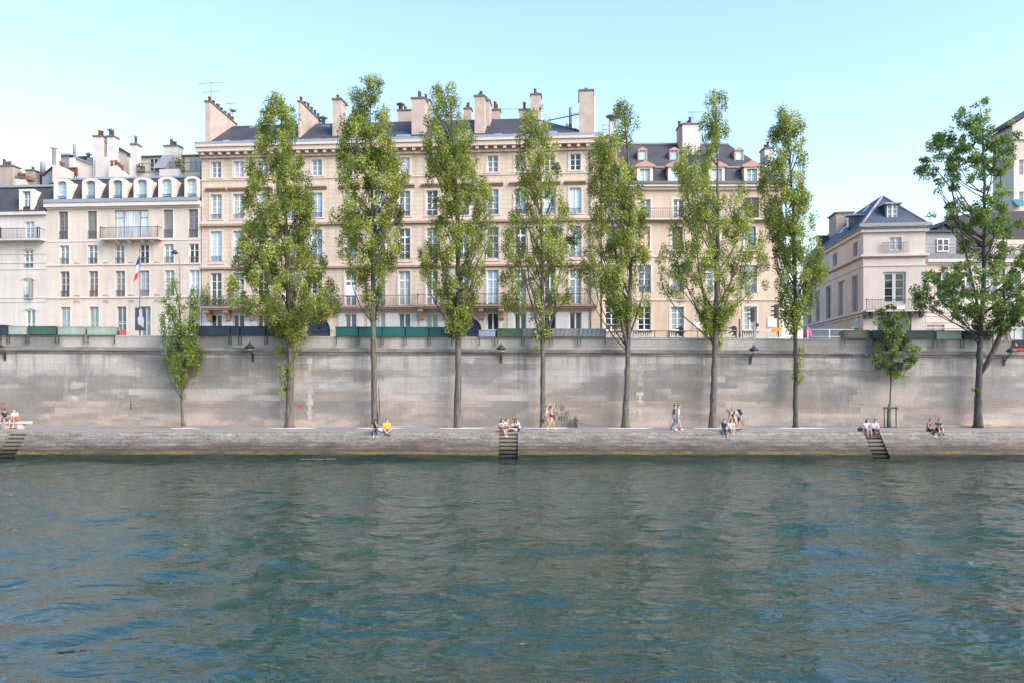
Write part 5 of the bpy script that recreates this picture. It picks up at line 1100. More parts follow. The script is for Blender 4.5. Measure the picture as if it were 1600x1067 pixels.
    # pads of pale sand at the feet of the trunks
    for px in (283, 452, 586, 715, 847, 977, 1113, 1243):
        x = wx(px, 57.6); m = MB(); rn = random.Random(px); n = 28
        m.add([(x+.3, 57.5, ZQ+.035)] + [(x+.3+(1.75+rn.uniform(-.25, .2))*math.cos(2*math.pi*k/n)*(.6 if px == 283 else 1), 57.5+.8*math.sin(2*math.pi*k/n)*(1+rn.uniform(-.1, .1)), ZQ+.006) for k in range(n)], [(0, k+1, (k+1) % n+1) for k in range(n)], True)
        tag(m.build('sand_patch', M['sand']), kind='structure')
    # stakes and guard of the sapling
    t = thing('tree_guard', 'wooden tree stakes with crossbar and green mesh sleeve round the sapling', 'tree guard', (wx(1390, 58.0), 58.0, ZQ))
    for dx in (-.43, .43): m = MB(); m.tube([(dx, -.1, -.1), (dx, -.1, 1.55)], .045, 7); m.build('stake', M['bark'], t)
    m = MB(); m.box(-.55, .55, -.20, -.12, 1.38, 1.50); m.build('crossbar', M['bark_d'], t)
    m = MB(); m.lathe([(.17, 0), (.14, .7), (.11, 1.36), (.07, 1.75)], (0, .1, 0), 12); m.build('sleeve', m_plain('green_mesh', (.10, .11, .09), .9, .3, 20), t)
# ---------------------------------------------------------------- people
CM = {}
def cloth(c, rough=.85):
    k = tuple(c)
    if k not in CM: CM[k] = m_plain('cloth', c, rough, .12, 9)
    return CM[k]
SK1, SK2 = (.52, .31, .22), (.42, .24, .165)
def skin_mesh(V, E, root=0, sub=1):
    me = bpy.data.meshes.new('tmp'); me.from_pydata([v[:3] for v in V], E, []); o = bpy.data.objects.new('tmp', me); C.objects.link(o)
    sk = o.modifiers.new('s', 'SKIN'); sk.use_smooth_shade = True
    lay = me.skin_vertices[0].data
    for i, v in enumerate(V): r = v[3]; lay[i].radius = (r, r) if not hasattr(r, '__len__') else r; lay[i].use_root = (i == root)
    o.modifiers.new('u', 'SUBSURF').levels = sub
    dg = bpy.context.evaluated_depsgraph_get(); dg.update()
    r = bpy.data.meshes.new_from_object(o.evaluated_get(dg)); bpy.data.objects.remove(o); bpy.data.meshes.remove(me)
    out = MB(); out.add([v.co[:] for v in r.vertices], [tuple(p.vertices) for p in r.polygons], True); bpy.data.meshes.remove(r)
    return out

POSE = {
 'walk': dict(pel=(0, 0, .92), wa=(0, .01, 1.07), ch=(0, .03, 1.30), nk=(0, .04, 1.44), hd=(0, .07, 1.60), shL=(-.175, .03, 1.39), shR=(.175, .03, 1.39), elL=(-.23, -.08, 1.14), wrL=(-.23, -.02, .90), elR=(.23, .02, 1.13), wrR=(.22, .17, .93),
              hpL=(-.09, 0, .90), hpR=(.09, 0, .90), knL=(-.10, .24, .52), anL=(-.10, .30, .09), knR=(.10, .02, .48), anR=(.10, -.30, .15), toL=(-.10, .46, .05), toR=(.10, -.17, .04)),
 'edge': dict(pel=(0, 0, .12), wa=(0, .02, .27), ch=(0, .07, .49), nk=(0, .12, .62), hd=(0, .19, .76), shL=(-.18, .08, .57), shR=(.18, .08, .57), elL=(-.23, .18, .33), wrL=(-.10, .34, .24), elR=(.23, .18, .33), wrR=(.10, .34, .24),
              hpL=(-.09, .03, .10), hpR=(.09, .03, .10), knL=(-.13, .43, .15), anL=(-.12, .52, -.27), knR=(.13, .43, .15), anR=(.12, .52, -.27), toL=(-.13, .67, -.33), toR=(.13, .67, -.33)),
 'knees': dict(pel=(0, 0, .12), wa=(0, .01, .26), ch=(0, .07, .48), nk=(0, .12, .61), hd=(0, .18, .75), shL=(-.18, .08, .56), shR=(.18, .08, .56), elL=(-.22, .25, .38), wrL=(-.08, .45, .36), elR=(.22, .25, .38), wrR=(.08, .45, .36),
              hpL=(-.09, .03, .11), hpR=(.09, .03, .11), knL=(-.12, .38, .42), anL=(-.12, .52, .07), knR=(.12, .38, .42), anR=(.12, .52, .07), toL=(-.13, .68, .04), toR=(.13, .68, .04)),
 'stretch': dict(pel=(0, 0, .12), wa=(0, 0, .27), ch=(0, .05, .49), nk=(0, .10, .62), hd=(0, .17, .76), shL=(-.18, .06, .57), shR=(.18, .06, .57), elL=(-.22, .2, .36), wrL=(-.06, .40, .36), elR=(.22, .2, .36), wrR=(.06, .40, .34),
              hpL=(-.09, .03, .11), hpR=(.09, .03, .11), knL=(-.10, .44, .26), anL=(-.09, .82, .02), knR=(.10, .44, .20), anR=(.09, .84, -.02), toL=(-.11, .90, .13), toR=(.11, .92, .09)),
 'bench': dict(pel=(0, 0, .12), wa=(0, .02, .27), ch=(0, .07, .50), nk=(0, .12, .63), hd=(0, .18, .77), shL=(-.18, .08, .58), shR=(.18, .08, .58), elL=(-.25, .16, .34), wrL=(-.14, .36, .24), elR=(.25, .16, .34), wrR=(.14, .36, .24),
              hpL=(-.09, .03, .10), hpR=(.09, .03, .10), knL=(-.15, .44, .11), anL=(-.13, .46, -.33), knR=(.15, .44, .11), anR=(.14, .50, -.33), toL=(-.14, .61, -.37), toR=(.15, .65, -.37)),
 'lean': dict(pel=(0, 0, .90), wa=(0, .08, 1.03), ch=(0, .25, 1.20), nk=(0, .35, 1.29), hd=(0, .46, 1.37), shL=(-.165, .27, 1.27), shR=(.165, .27, 1.27), elL=(-.2, .33, 1.0), wrL=(-.1, .42, .80), elR=(.2, .33, 1.0), wrR=(.1, .42, .80),
              hpL=(-.09, 0, .88), hpR=(.09, 0, .88), knL=(-.10, .06, .48), anL=(-.10, -.12, .09), knR=(.10, .02, .48), anR=(.10, -.02, .09), toL=(-.11, .05, .04), toR=(.11, .14, .04)),
}
def person(label, pose, loc, rz, skin=SK1, top=None, sleeve=.55, bottom=None, leg='long', shoes=(.05, .05, .05), hair=(.03, .022, .018), long_hair=False, beard=False, s=1.0, female=False, over=None, bag=None, strap=None, group=None, cap=None, phone=False):
    p = {k: Vector(v) for k, v in POSE[pose].items()}
    for k, v in (over or {}).items(): p[k] = Vector(v)
    t = thing('person', label, 'person', loc, rz, group); t.scale = (s, s, s)
    fk = .92 if female else 1.0
    cr = (.115*fk, .085) ; V = []; E = []; ix = {}
    def av(k, co, r, prev=None):
        ix[k] = len(V); V.append((co[0], co[1], co[2], r))
        if prev: E.append((ix[prev], ix[k]))
    av('pel', p['pel'], (.13 if female else .122, .10)); av('wa', p['wa'], (.098 if female else .115, .085), 'pel'); av('ch', p['ch'], (.125*fk, .10), 'wa'); av('nk', p['nk'], .052*fk, 'ch'); av('hb', p['nk'].lerp(p['hd'], .5), .048*fk, 'nk')
    for S in 'LR':
        av('sh'+S, p['sh'+S], .055*fk, 'ch'); av('el'+S, p['el'+S], .040*fk, 'sh'+S); av('wr'+S, p['wr'+S], .027*fk, 'el'+S)
        d = (p['wr'+S]-p['el'+S]).normalized(); av('hn'+S, p['wr'+S]+d*.075, (.034, .02), 'wr'+S)
        av('hp'+S, p['hp'+S], .085, 'pel'); mid = p['hp'+S].lerp(p['kn'+S], .5); av('th'+S, mid, .075*fk+.004, 'hp'+S); av('kn'+S, p['kn'+S], .053*fk, 'th'+S); cf = p['kn'+S].lerp(p['an'+S], .35); av('cf'+S, cf, .052*fk, 'kn'+S); av('an'+S, p['an'+S], .033, 'cf'+S); av('to'+S, p['to'+S], .032, 'an'+S)
    b = skin_mesh(V, E)
    # head with face
    f = Vector((0, 1, 0)); hd = p['hd']; tilt = (hd-p['nk']); 
    b.ball(hd, (.074, .092, .112), 14, 10); b.ball(hd+Vector((0, .05, -.06)), (.052, .055, .05), 10, 8)
    b.ball(hd+Vector((0, .098, -.012)), (.014, .02, .026), 8, 6)
    for sx in (-1, 1): b.ball(hd+Vector((sx*.076, -.005, -.01)), (.012, .022, .032), 8, 6)
    # fingers
    for S in 'LR':
        h = p['wr'+S]; d = (h-p['el'+S]).normalized(); side = d.cross(Vector((0, 0, 1))); 
        if side.length < .2: side = Vector((1, 0, 0)) if abs(d.x) < .8 else Vector((0, 1, 0))
        side.normalize(); nrm = side.cross(d)
        for k, (o, ln) in enumerate(((-.027, .062), (-.009, .074), (.009, .070), (.026, .052))):
            a = h+d*.085+side*o; b.tube([a-d*.02, a+d*ln*.5+nrm*.008, a+d*ln-nrm*.022], [.0095, .009, .0065], 6)
        a = h+d*.035+side*.03; b.tube([a, a+side*.028+d*.028, a+side*.03+d*.06], [.011, .010, .007], 6)
    body = b.build('body', cloth(skin, .55), t)
    e = MB()
    for sx in (-1, 1): e.ball(hd+Vector((sx*.030, .082, .012)), (.013, .010, .008), 8, 6)
    e.build('eyes', cloth((.03, .025, .02), .3), t)
    e = MB(); e.tube([hd+Vector((-.024, .089, -.052)), hd+Vector((0, .098, -.055)), hd+Vector((.024, .089, -.052))], [.004, .008, .004], 6); e.build('mouth', cloth((.32, .12, .10), .5), t)
    # hair
    h = MB(); n, mm = 14, 6; vs, fs = [], []
    for i in range(mm+1):
        for k in range(n):
            a = 2*math.pi*k/n; back = .5-.5*math.sin(a); lim = math.pi*(.36+.22*back); ph = lim*i/mm
            vs.append(hd+Vector((.083*math.sin(ph)*math.cos(a), -.008+.101*math.sin(ph)*math.sin(a), .008+.121*math.cos(ph))))
    for i in range(mm):
        for k in range(n): fs.append((i*n+k, i*n+(k+1) % n, (i+1)*n+(k+1) % n, (i+1)*n+k))
    h.add(vs, fs, True)
    if long_hair:
        dn = (p['ch']-p['nk']).normalized(); h.tube([hd+Vector((0, -.05, .03)), hd+Vector((0, -.085, -.06)), p['nk']+Vector((0, -.085, -.02)), p['nk']+dn*.14+Vector((0, -.10, 0))], [.07, .078, .07, .03], 10)
        for sx in (-1, 1): h.tube([hd+Vector((sx*.06, -.02, .05)), hd+Vector((sx*.078, -.01, -.05)), p['nk']+Vector((sx*.075, -.02, .01))], [.025, .03, .018], 8)
    h.build('hair', cloth(hair, .6), t)
    if cap: m = MB(); m.ball(hd+Vector((0, -.005, .045)), (.088, .104, .085), 14, 8); m.prism_xz([(hd.x-.06, hd.z+.045), (hd.x+.06, hd.z+.045), (hd.x+.06, hd.z+.057), (hd.x-.06, hd.z+.057)], hd.y+.06, hd.y+.16); m.build('cap', cloth(cap), t)
    # clothes: thin shells grown on the same joints
    if top is not None:
        V, E = [], []
        wl = p['wa'].lerp(p['pel'], .75); V = [(*wl, (.135 if female else .132, .112)), (*p['wa'], (.112 if female else .128, .10)), (*p['ch'], (.140*fk, .117)), (*p['ch'].lerp(p['nk'], .62), .078)]; E = [(0, 1), (1, 2), (2, 3)]
        for S in 'LR':
            i = len(V); V.append((*p['sh'+S], .070*fk)); E.append((2, i))
            if sleeve <= .15: V[i] = (*p['ch'].lerp(p['sh'+S], .62), .068*fk); continue
            if sleeve <= 1: V.append((*p['sh'+S].lerp(p['el'+S], sleeve), .058)); E.append((i, i+1))
            else: V.append((*p['el'+S], .054)); V.append((*p['el'+S].lerp(p['wr'+S], .88), .042)); E += [(i, i+1), (i+1, i+2)]
        skin_mesh(V, E).build('shirt', cloth(top), t)
    if bottom is not None:
        if leg in ('long', 'shorts', 'mini'):
            V = [(*p['pel'], (.147, .122)), (*p['pel'].lerp(p['wa'], .45), (.132, .11))]; E = [(0, 1)]
            for S in 'LR':
                i = len(V); V.append((*p['hp'+S], .100)); E.append((0, i)); q = {'mini': .38, 'shorts': .86, 'long': 1.0}[leg]
                V.append((*p['hp'+S].lerp(p['kn'+S], q), .092 if leg == 'mini' else .080 if leg == 'shorts' else .070)); E.append((i, i+1))
                if leg == 'long': V.append((*p['kn'+S].lerp(p['an'+S], .93), .055)); E.append((i+1, i+2))
            skin_mesh(V, E).build('trousers' if leg == 'long' else 'shorts', cloth(bottom), t)
        else:                                              # skirt
            kn = (p['knL']+p['knR'])/2; q = p['pel'].lerp(kn, .9 if leg == 'skirt' else .62); V = [(*p['pel'].lerp(p['wa'], .5), (.125, .108)), (*p['pel'], (.165, .135)), (*p['pel'].lerp(q, .55), (.20, .125)), (*q, (.215, .12))]
            skin_mesh(V, [(0, 1), (1, 2), (2, 3)]).build('skirt', cloth(bottom), t)
    for S in 'LR':
        d = p['to'+S]-p['an'+S]; m = skin_mesh([(*(p['an'+S]-d*.25+Vector((0, 0, -.01))), .042), (*(p['an'+S]+d*.4+Vector((0, 0, -.012))), .046), (*(p['to'+S]+d*.18), .038)], [(0, 1), (1, 2)]); m.build('shoe', cloth(shoes, .5), t)
    return t, p

def local_to_world(t_loc, rz, v):
    c, s = math.cos(rz), math.sin(rz); return (t_loc[0]+v[0]*c-v[1]*s, t_loc[1]+v[0]*s+v[1]*c, t_loc[2]+v[2])

def build_people():
    FR, RT, LT = math.pi, -math.pi/2, math.pi/2                # facing the river, downstream, upstream
    def at(px, Y, z=ZQ): return (wx(px, Y), Y, z)
    E = 54.28
    g1 = 'people sitting on the quay edge'
    # bench pair
    person('person in black t-shirt and blue shorts sitting on stone bench', 'bench', at(9, 57.3, ZQ+.50), FR, SK2, (.03, .03, .038), .5, (.03, .06, .25), 'shorts', (.30, .12, .10), cap=(.02, .02, .02), s=1.05)
    person('person in loose white shirt with orange lap bag sitting on stone bench', 'bench', at(24.5, 57.3, ZQ+.50), FR, SK1, (.78, .76, .76), .8, (.55, .20, .15), 'shorts', (.6, .58, .55), (.20, .10, .06), s=1.03, over={'wrR': (.02, .32, .24), 'wrL': (-.02, .36, .24)})
    l = at(26, 56.95, ZQ+.58); t = thing('shoulder_bag', 'orange bag held in the lap of white-shirted bench sitter', 'bag', (wx(26.5, 56.85), 56.88, ZQ+.70)); m = MB(); m.prism_xz([(-.2, 0), (.2, 0), (.17, .2), (-.17, .2)], -.07, .07); m.build('pouch', cloth((.50, .12, .05)), t); m = MB(); m.tube([(-.15, 0, .2), (0, 0, .3), (.15, 0, .2)], .012, 6); m.build('handle', cloth((.3, .08, .03)), t)
    # pair at the poplar
    person('person in dark t-shirt and grey jeans sitting, chin on hand, head down', 'edge', at(586.5, E-.02), FR+.15, SK2, (.045, .047, .04), .5, (.075, .09, .12), 'long', (.62, .61, .60), cap=(.04, .035, .035), over={'elL': (-.10, .38, .36), 'wrL': (-.02, .26, .60), 'hd': (0, .20, .72)})
    person('person in bright yellow t-shirt and red shorts sitting with crossed ankles', 'edge', at(604, E), FR+.25, SK1, (.80, .62, .02), .55, (.48, .085, .03), 'shorts', (.05, .05, .055), over={'knL': (-.26, .36, .20), 'anL': (.06, .52, -.10), 'toL': (.20, .60, -.16), 'knR': (.22, .34, .18), 'anR': (-.05, .60, -.13), 'toR': (-.19, .68, -.19)})
    t = thing('folded_jacket', 'pale lilac jacket lying beside the yellow-shirted sitter', 'jacket', (wx(595, E), E-.05, ZQ)); m = MB(); m.ball((0, 0, .07), (.33, .20, .11), 14, 8); m.build('body_cloth', cloth((.58, .53, .60)), t); m = MB(); m.tube([(-.25, -.1, .08), (.05, -.24, .1), (.3, -.2, .05)], [.06, .07, .05], 8); m.build('sleeve', cloth((.58, .53, .60)), t)
    # four friends at the stairs
    person('person with long dark hair in navy dress holding a card, facing three friends', 'edge', at(781, E-.05, ZQ), RT+.0-.55, SK1, (.03, .035, .06), .1, (.035, .04, .085), 'skirt', (.70, .69, .68), (.05, .028, .02), True, female=True, over={'wrL': (-.03, .44, .38), 'wrR': (.04, .42, .36)})
    person('person in white t-shirt with short dark hair reading cards beside navy dress', 'knees', at(788, E+.30), RT-.35, SK1, (.72, .73, .76), .6, (.36, .29, .22), 'shorts', (.3, .25, .2), s=1.03)
    person('person in dark sleeveless top with white trainers stretching bare legs on the stairs', 'stretch', at(806, E+.05), LT+.30, SK1, (.035, .035, .05), .1, (.42, .40, .38), 'mini', (.74, .73, .73), (.025, .02, .02), True, female=True)
    person('person in white shirt behind dark-haired friend, leaning back on one arm', 'knees', at(811.5, E+.30), LT+.2, SK1, (.70, .73, .80), .6, (.05, .05, .06), 'long', (.04, .04, .05), (.05, .03, .02), s=1.02)
    for px, nm in ((786, 'white card held by the friend in navy dress'), (801, 'white card held by the friend with white trainers')):
        t = thing('playing_card', nm, 'card', (wx(px, E-.1), E-.1, ZQ+.42), .3); m = MB(); m.box(-.07, .07, -.004, .004, 0, .12); m.build('sheet', M['frame'], t); m = MB(); m.box(-.05, .05, -.006, -.0041, .02, .10); m.build('printed_face', M['frame_grey'], t)
    # walkers
    person('person in white tank top and navy shorts carrying a dark purse by the tree', 'walk', at(852.5, 56.3), RT, SK1, (.78, .76, .74), .1, (.045, .06, .16), 'mini', (.62, .40, .36), (.10, .04, .03), female=True, s=1.0, over={'wrL': (-.24, -.16, .90), 'elL': (-.24, -.12, 1.13)})
    person('person in pink top and pale denim shorts walking with maroon bag at waist', 'walk', at(860.5, 55.7), RT-.1, SK1, (.62, .26, .27), .1, (.30, .42, .58), 'mini', (.66, .50, .49), (.03, .02, .018), female=True, s=.98, over={'wrR': (.12, .26, 1.18), 'elR': (.23, .06, 1.12), 'knL': (-.10, .20, .52), 'anL': (-.1, .22, .09), 'toL': (-.1, .38, .05)})
    t = thing('waist_bag', 'maroon bag worn across the pink-topped walker', 'bag', (wx(860.5, 55.6)+.10, 55.45, ZQ+1.02)); m = MB(); m.ball((0, 0, 0), (.17, .07, .10), 12, 8); m.build('pouch', cloth((.22, .02, .04)), t); m = MB(); m.tube([(-.1, .02, .08), (-.05, .1, .3), (.0, .2, .42)], .012, 6); m.build('strap', cloth((.12, .02, .03)), t)
    t = thing('hand_bag', 'small dark purse hanging from the hand of white-topped walker', 'bag', (wx(847, 56.1), 56.1, ZQ+.50)); m = MB(); m.prism_xz([(-.16, 0), (.16, 0), (.13, .22), (-.13, .22)], -.05, .05); m.build('pouch', cloth((.06, .025, .05)), t); m = MB(); m.tube([(-.1, 0, .22), (0, 0, .40), (.1, 0, .22)], .01, 6); m.build('handle', cloth((.05, .02, .04)), t)
    person('person in navy t-shirt and blue jeans walking behind a white-shirted friend', 'walk', at(1053.5, 55.9), RT, SK1, (.075, .10, .21), .6, (.065, .13, .30), 'long', (.03, .03, .035), (.035, .025, .02), s=1.04)
    person('person in white t-shirt and grey-green shorts walking with white trainers', 'walk', at(1059, 55.2), RT, SK1, (.68, .72, .80), .6, (.30, .34, .34), 'shorts', (.76, .75, .74), (.02, .018, .016), s=1.04, over={'knL': (-.10, .16, .50), 'anL': (-.10, .24, .09), 'toL': (-.1, .41, .05), 'anR': (.10, -.20, .12), 'toR': (.1, -.05, .04), 'elR': (.24, -.03, 1.13), 'wrR': (.24, .12, .92)})
    # group by the seventh tree
    t = person('person in dark top and blue jeans sitting and drinking from a bottle', 'edge', at(1131, E), FR-.2, SK1, (.035, .04, .06), .5, (.05, .08, .15), 'long', (.03, .035, .05), (.05, .03, .022), over={'elL': (-.30, .20, .50), 'wrL': (-.10, .28, .62), 'elR': (.28, .16, .40), 'wrR': (.2, .3, .25)})
    person('person in white blouse with long dark hair and bare legs sitting on quay edge', 'edge', at(1141, E), FR+.1, SK1, (.70, .72, .78), .8, (.12, .15, .28), 'mini', (.40, .28, .22), (.045, .02, .018), True, female=True, over={'anL': (-.06, .40, -.12), 'toL': (-.05, .50, -.22), 'anR': (.06, .42, -.12), 'toR': (.05, .52, -.22), 'knL': (-.1, .36, .22), 'knR': (.1, .36, .2)})
    person('person in black vest and grey skirt bending over two seated friends', 'lean', at(1147.5, 55.1), LT, SK1, (.03, .028, .03), .1, (.32, .33, .33), 'mini', (.05, .06, .10), (.20, .08, .045), True, female=True, over={'anL': (-.10, -.30, .09), 'toL': (-.11, -.14, .04), 'knL': (-.1, -.12, .48)})
    person('person in lilac shirt bending forward under a black backpack', 'lean', at(1155, 55.7), LT, SK1, (.40, .38, .52), .6, (.05, .05, .06), 'shorts', (.05, .05, .06), (.22, .12, .07), s=1.05)
    t = thing('backpack', 'black backpack on the back of the person in lilac shirt', 'backpack', (wx(1154.3, 55.7), 55.7, ZQ+1.08), LT); m = MB(); m.ball((0, -.06, .16), (.17, .15, .25), 14, 10); m.build('pack', cloth((.025, .025, .035)), t); m = MB(); m.ball((0, -.19, .08), (.12, .07, .12), 12, 8); m.build('pocket', cloth((.035, .035, .05)), t)
    for sx in (-.1, .1): m = MB(); m.tube([(sx, .02, .38), (sx, .17, .30), (sx, .16, .05)], .02, 6); m.build('strap', cloth((.025, .025, .035)), t)
    t = thing('wine_bottle', 'dark bottle with white label standing on the quay beside drinker', 'bottle', (wx(1117, 54.8), 54.8, ZQ)); m = MB(); m.lathe([(.04, 0), (.042, .02), (.042, .19), (.015, .25), (.015, .32)], n=12); m.build('glass', m_plain('dark_bottle_glass', (.02, .03, .02), .15), t); m = MB(); m.lathe([(.0435, .05), (.0435, .16)], n=12); m.build('paper_label', M['frame'], t)
    # couple above the third stairs
    person('person in white top and pink skirt with dark hair sitting above the stairs', 'edge', at(1352.5, E), FR+.1, SK2, (.74, .71, .72), .6, (.66, .36, .38), 'skirt', (.08, .05, .05), (.025, .02, .018), True, female=True)
    person('person in lavender shirt and maroon trousers sitting above the narrow stairs', 'edge', at(1365.5, E), FR, SK2, (.52, .50, .66), 1.2, (.15, .015, .065), 'long', (.05, .03, .03))
    t = thing('shoulder_bag', 'dark bag lying beside the couple in pink and lavender', 'bag', (wx(1344, E+.2), E+.2, ZQ)); m = MB(); m.ball((0, 0, .12), (.2, .12, .13), 12, 8); m.build('pouch', cloth((.05, .045, .06)), t); m = MB(); m.tube([(-.12, 0, .2), (0, 0, .33), (.12, 0, .2)], .012, 6); m.build('handle', cloth((.04, .035, .05)), t)
    # pair in black
    person('person in black top with chunky white trainers and hugging one knee', 'edge', at(1450, E), FR+.55, SK1, (.025, .025, .028), .45, (.03, .03, .033), 'long', (.78, .77, .77), (.08, .045, .03), female=True, over={'wrL': (-.02, .40, .28)})
    person('person in black t-shirt and shorts with arms resting on raised knees', 'edge', at(1464.5, E), FR+.1, SK1, (.022, .022, .026), .55, (.028, .028, .03), 'shorts', (.10, .11, .15), over={'knL': (-.14, .36, .30), 'knR': (.14, .36, .30), 'anL': (-.13, .46, -.10), 'anR': (.13, .46, -.10), 'toL': (-.14, .60, -.17), 'toR': (.14, .60, -.17), 'wrL': (.08, .42, .40), 'wrR': (-.02, .44, .42)})
    # passer-by on the street
    person('person in pale pink top on the street above the wall', 'walk', (wx(1574, 61.2), 61.2, ZS), RT+.6, SK1, (.62, .42, .42), .6, (.15, .16, .2), 'long', (.05, .05, .05), (.20, .12, .08), s=1.0)

# ---------------------------------------------------------------- street furniture
def build_furniture():
    # stone bench
    t = thing('stone_bench', 'long pale stone slab bench on two squat blocks', 'bench', (wx(20, 57.3), 57.3, ZQ)); m = MB(); m.box(-1.65, 1.25, -.32, .30, .36, .50); m.build('seat', M['sand'], t)
    for dx in (-.45, .65): m = MB(); m.box(dx-.19, dx+.19, -.24, .22, -.02, .358); m.build('leg', M['sand'], t)
    # waste bin
    t = thing('waste_bin', 'round grey litter bin covered in torn pale stickers against the wall', 'bin', (wx(902, 58.4), 58.4, ZQ)); m = MB(); m.lathe([(.20, 0), (.245, .03), (.245, .62), (.27, .64), (.27, .70), (.21, .72)], n=18)
    tt = NT('stickered_metal'); c = tt.ramp(tt.noise(5, 3, tt.coord()), [(.42, (.11, .10, .09)), (.5, (.30, .26, .22)), (.58, (.20, .165, .135)), (.70, (.36, .33, .30))], 'CONSTANT'); m.build('drum', tt.pbr(c, .7), t)
    m = MB(); m.lathe([(.20, .721), (.15, .80), (.05, .84)], n=16); m.build('lid', M['ledge'], t)
    # wall lanterns
    src = None
    for px, lab in ((390, 'black wall lantern above the ledge near the leafy-trunked poplar'), (783, 'black wall lantern between twin topped and slender poplars'), (1178, 'black wall lantern before the traffic lights'), (-3, 'black wall lantern above the stone bench'), (1580, 'black wall lantern behind the leaning maple limb')):
        X = wx(px, YW-.85); zc = ptop(X)-1.12
        if src is None:
            src = t = thing('wall_lantern', lab, 'lantern', (X, YW-.004, zc), 0, 'lanterns along the embankment wall')
            m = MB(); m.box(-.07, .07, -.10, 0, -.75, -.1); m.build('wall_bracket', M['iron'], t)
            m = MB(); m.tube([(0, -.09, -.5), (0, -.32, -.28), (0, -.62, -.05), (0, -.85, .10)], [.045, .04, .035, .03], 8); m.tube([(0, -.08, -.18), (0, -.5, -.12)], .02, 6); m.build('arm', M['iron'], t)
            m = MB(); m.lathe([(.06, .10), (.30, .22), (.37, .26), (.37, .29), (.16, .44), (.10, .50), (.06, .52)], (0, -.85, 0), 16); m.lathe([(.05, .52), (.065, .57), (.04, .63), (.01, .68)], (0, -.85, 0), 10); m.build('lamp_shade', M['iron'], t)
            m = MB(); m.ball((0, -.85, .14), (.17, .17, .10), 12, 8); m.build('glass_bowl', M['frame_grey'], t)
        else:
            c = copy_tree(src); c.location = (X, YW-.004, zc); c['label'] = lab
    # booksellers' boxes
    BX = [(-40, -2, 'gn', ''), (0, 12, 'navy', ''), (13, 41.5, 'pale', ''), (43.5, 87.5, 'green', ''), (90, 132, 'pale', ''), (136, 180, 'pale', ''),
          (305, 359, 'navy', ''), (360, 374, 'navy', ''), (375.5, 415, 'navy', ''), (416, 442, 'navy', ''),
          (524, 559.5, 'teal', ''), (560.5, 596.5, 'teal', ''), (597.5, 632.5, 'teal', ''), (633.5, 670, 'teal', ''), (671, 707, 'teal', ''),
          (748, 774, 'steel', ''), (776.5, 816.5, 'moss', ''), (818, 860, 'tarp', ''), (863, 904, 'tarp', ''), (906, 947, 'tarp2', ''),
          (1319, 1359, 'clear', ''), (1364, 1410, 'bottle', ''), (1413, 1459, 'bottle', ''), (1463.5, 1503, 'sage', ''), (1505, 1553, 'bottle', '')]
    labs = ['green stall box just before the bench lantern', 'narrow navy stall box beside the first pale green one', 'shorter pale green stall box with chipped paint between navy and dark green boxes', 'weathered dark green stall box between two pale green boxes', 'pale green stall box directly after the dark green one', 'pale green stall box nearest to the gap with the red bag',
            'widest navy stall box just after the small young poplar', 'narrowest navy stall box between two wider navy boxes', 'navy stall box above the black wall lantern', 'navy stall box partly behind the broadest poplar',
            'teal stall box at the end facing the first arched door', 'teal stall box crossed by the bare grey poplar trunk', 'middle teal stall box of the row of five', 'fourth teal stall box, next to the last one', 'teal stall box at the end near the twin topped poplar',
            'low steel-blue stall box before the second arched door', 'moss green stall box above the middle wall lantern', 'stall box under grey tarpaulin next to the moss green box', 'stall box under grey tarpaulin behind the slender open poplar', 'stall box under bluish tarpaulin at the end of the tarpaulin row',
            'black stall box with clear plastic front below the pavilion', 'dark bottle green stall box partly behind the staked sapling', 'dark bottle green stall box above the black-clad pair', 'sage green stall box with dark lid', 'dark stall box behind the maple trunk']
    cols = {'gn': (.03, .09, .05), 'navy': (.022, .03, .05), 'pale': (.26, .31, .255), 'green': (.035, .085, .062), 'teal': (.006, .085, .072), 'steel': (.25, .29, .37), 'moss': (.045, .085, .045), 'tarp': (.13, .13, .135), 'tarp2': (.10, .13, .15), 'clear': (.02, .024, .03), 'bottle': (.012, .035, .034), 'sage': (.17, .23, .17)}
    mats = {}
    for k, c in cols.items():
        tt = NT('stall_'+k); n = tt.noise(1.3, 6, tt.coord((1, 1, .35)), .65)
        cc = tt.mix(tt.ramp(n, [(.35, 0), (.7, 1)]), [x*.82 for x in c], [min(1, x*1.22) for x in c]); cc = tt.mix(tt.math('MULTIPLY', tt.ramp(tt.noise(6, 6, tt.coord(), .7), [(.60, 0), (.70, 1)]), .35), cc, [x*.5+.02 for x in c])
        mats[k] = tt.pbr(cc, .25 if k in ('clear', 'tarp', 'tarp2') else .55)
    for (p0, p1, k, _), lab in zip(BX, labs):
        Yb = YW-.18; x0, x1 = wx(p0, Yb), wx(p1, Yb); zc = ptop((x0+x1)/2)+.012; hh = .70 if k in ('navy', 'teal') else .62
        if k == 'steel': hh = .50
        rn = random.Random(int(p0)); w = x1-x0; t = thing('stall_box', lab, 'stall box', (x0, Yb, zc), 0, 'booksellers boxes on the parapet')
        m = MB(); m.prism_yz([(0, 0), (.78, 0), (.78, hh*.86), (0, hh*.90)][::-1], .012, w-.012); m.build('box_body', mats[k], t)
        m = MB(); l = rn.uniform(-.012, .012); m.add([(0, -.03, hh*.905), (w, -.03, hh*.905), (w, .82, hh*.865), (0, .82, hh*.865), (0, -.03, hh+l), (w, -.03, hh-l), (w, .82, hh*.93), (0, .82, hh*.93)], [(0, 3, 2, 1), (4, 5, 6, 7), (0, 1, 5, 4), (1, 2, 6, 5), (2, 3, 7, 6), (3, 0, 4, 7)])
        m.build('lid', mats[k] if k != 'sage' else mats['bottle'], t)
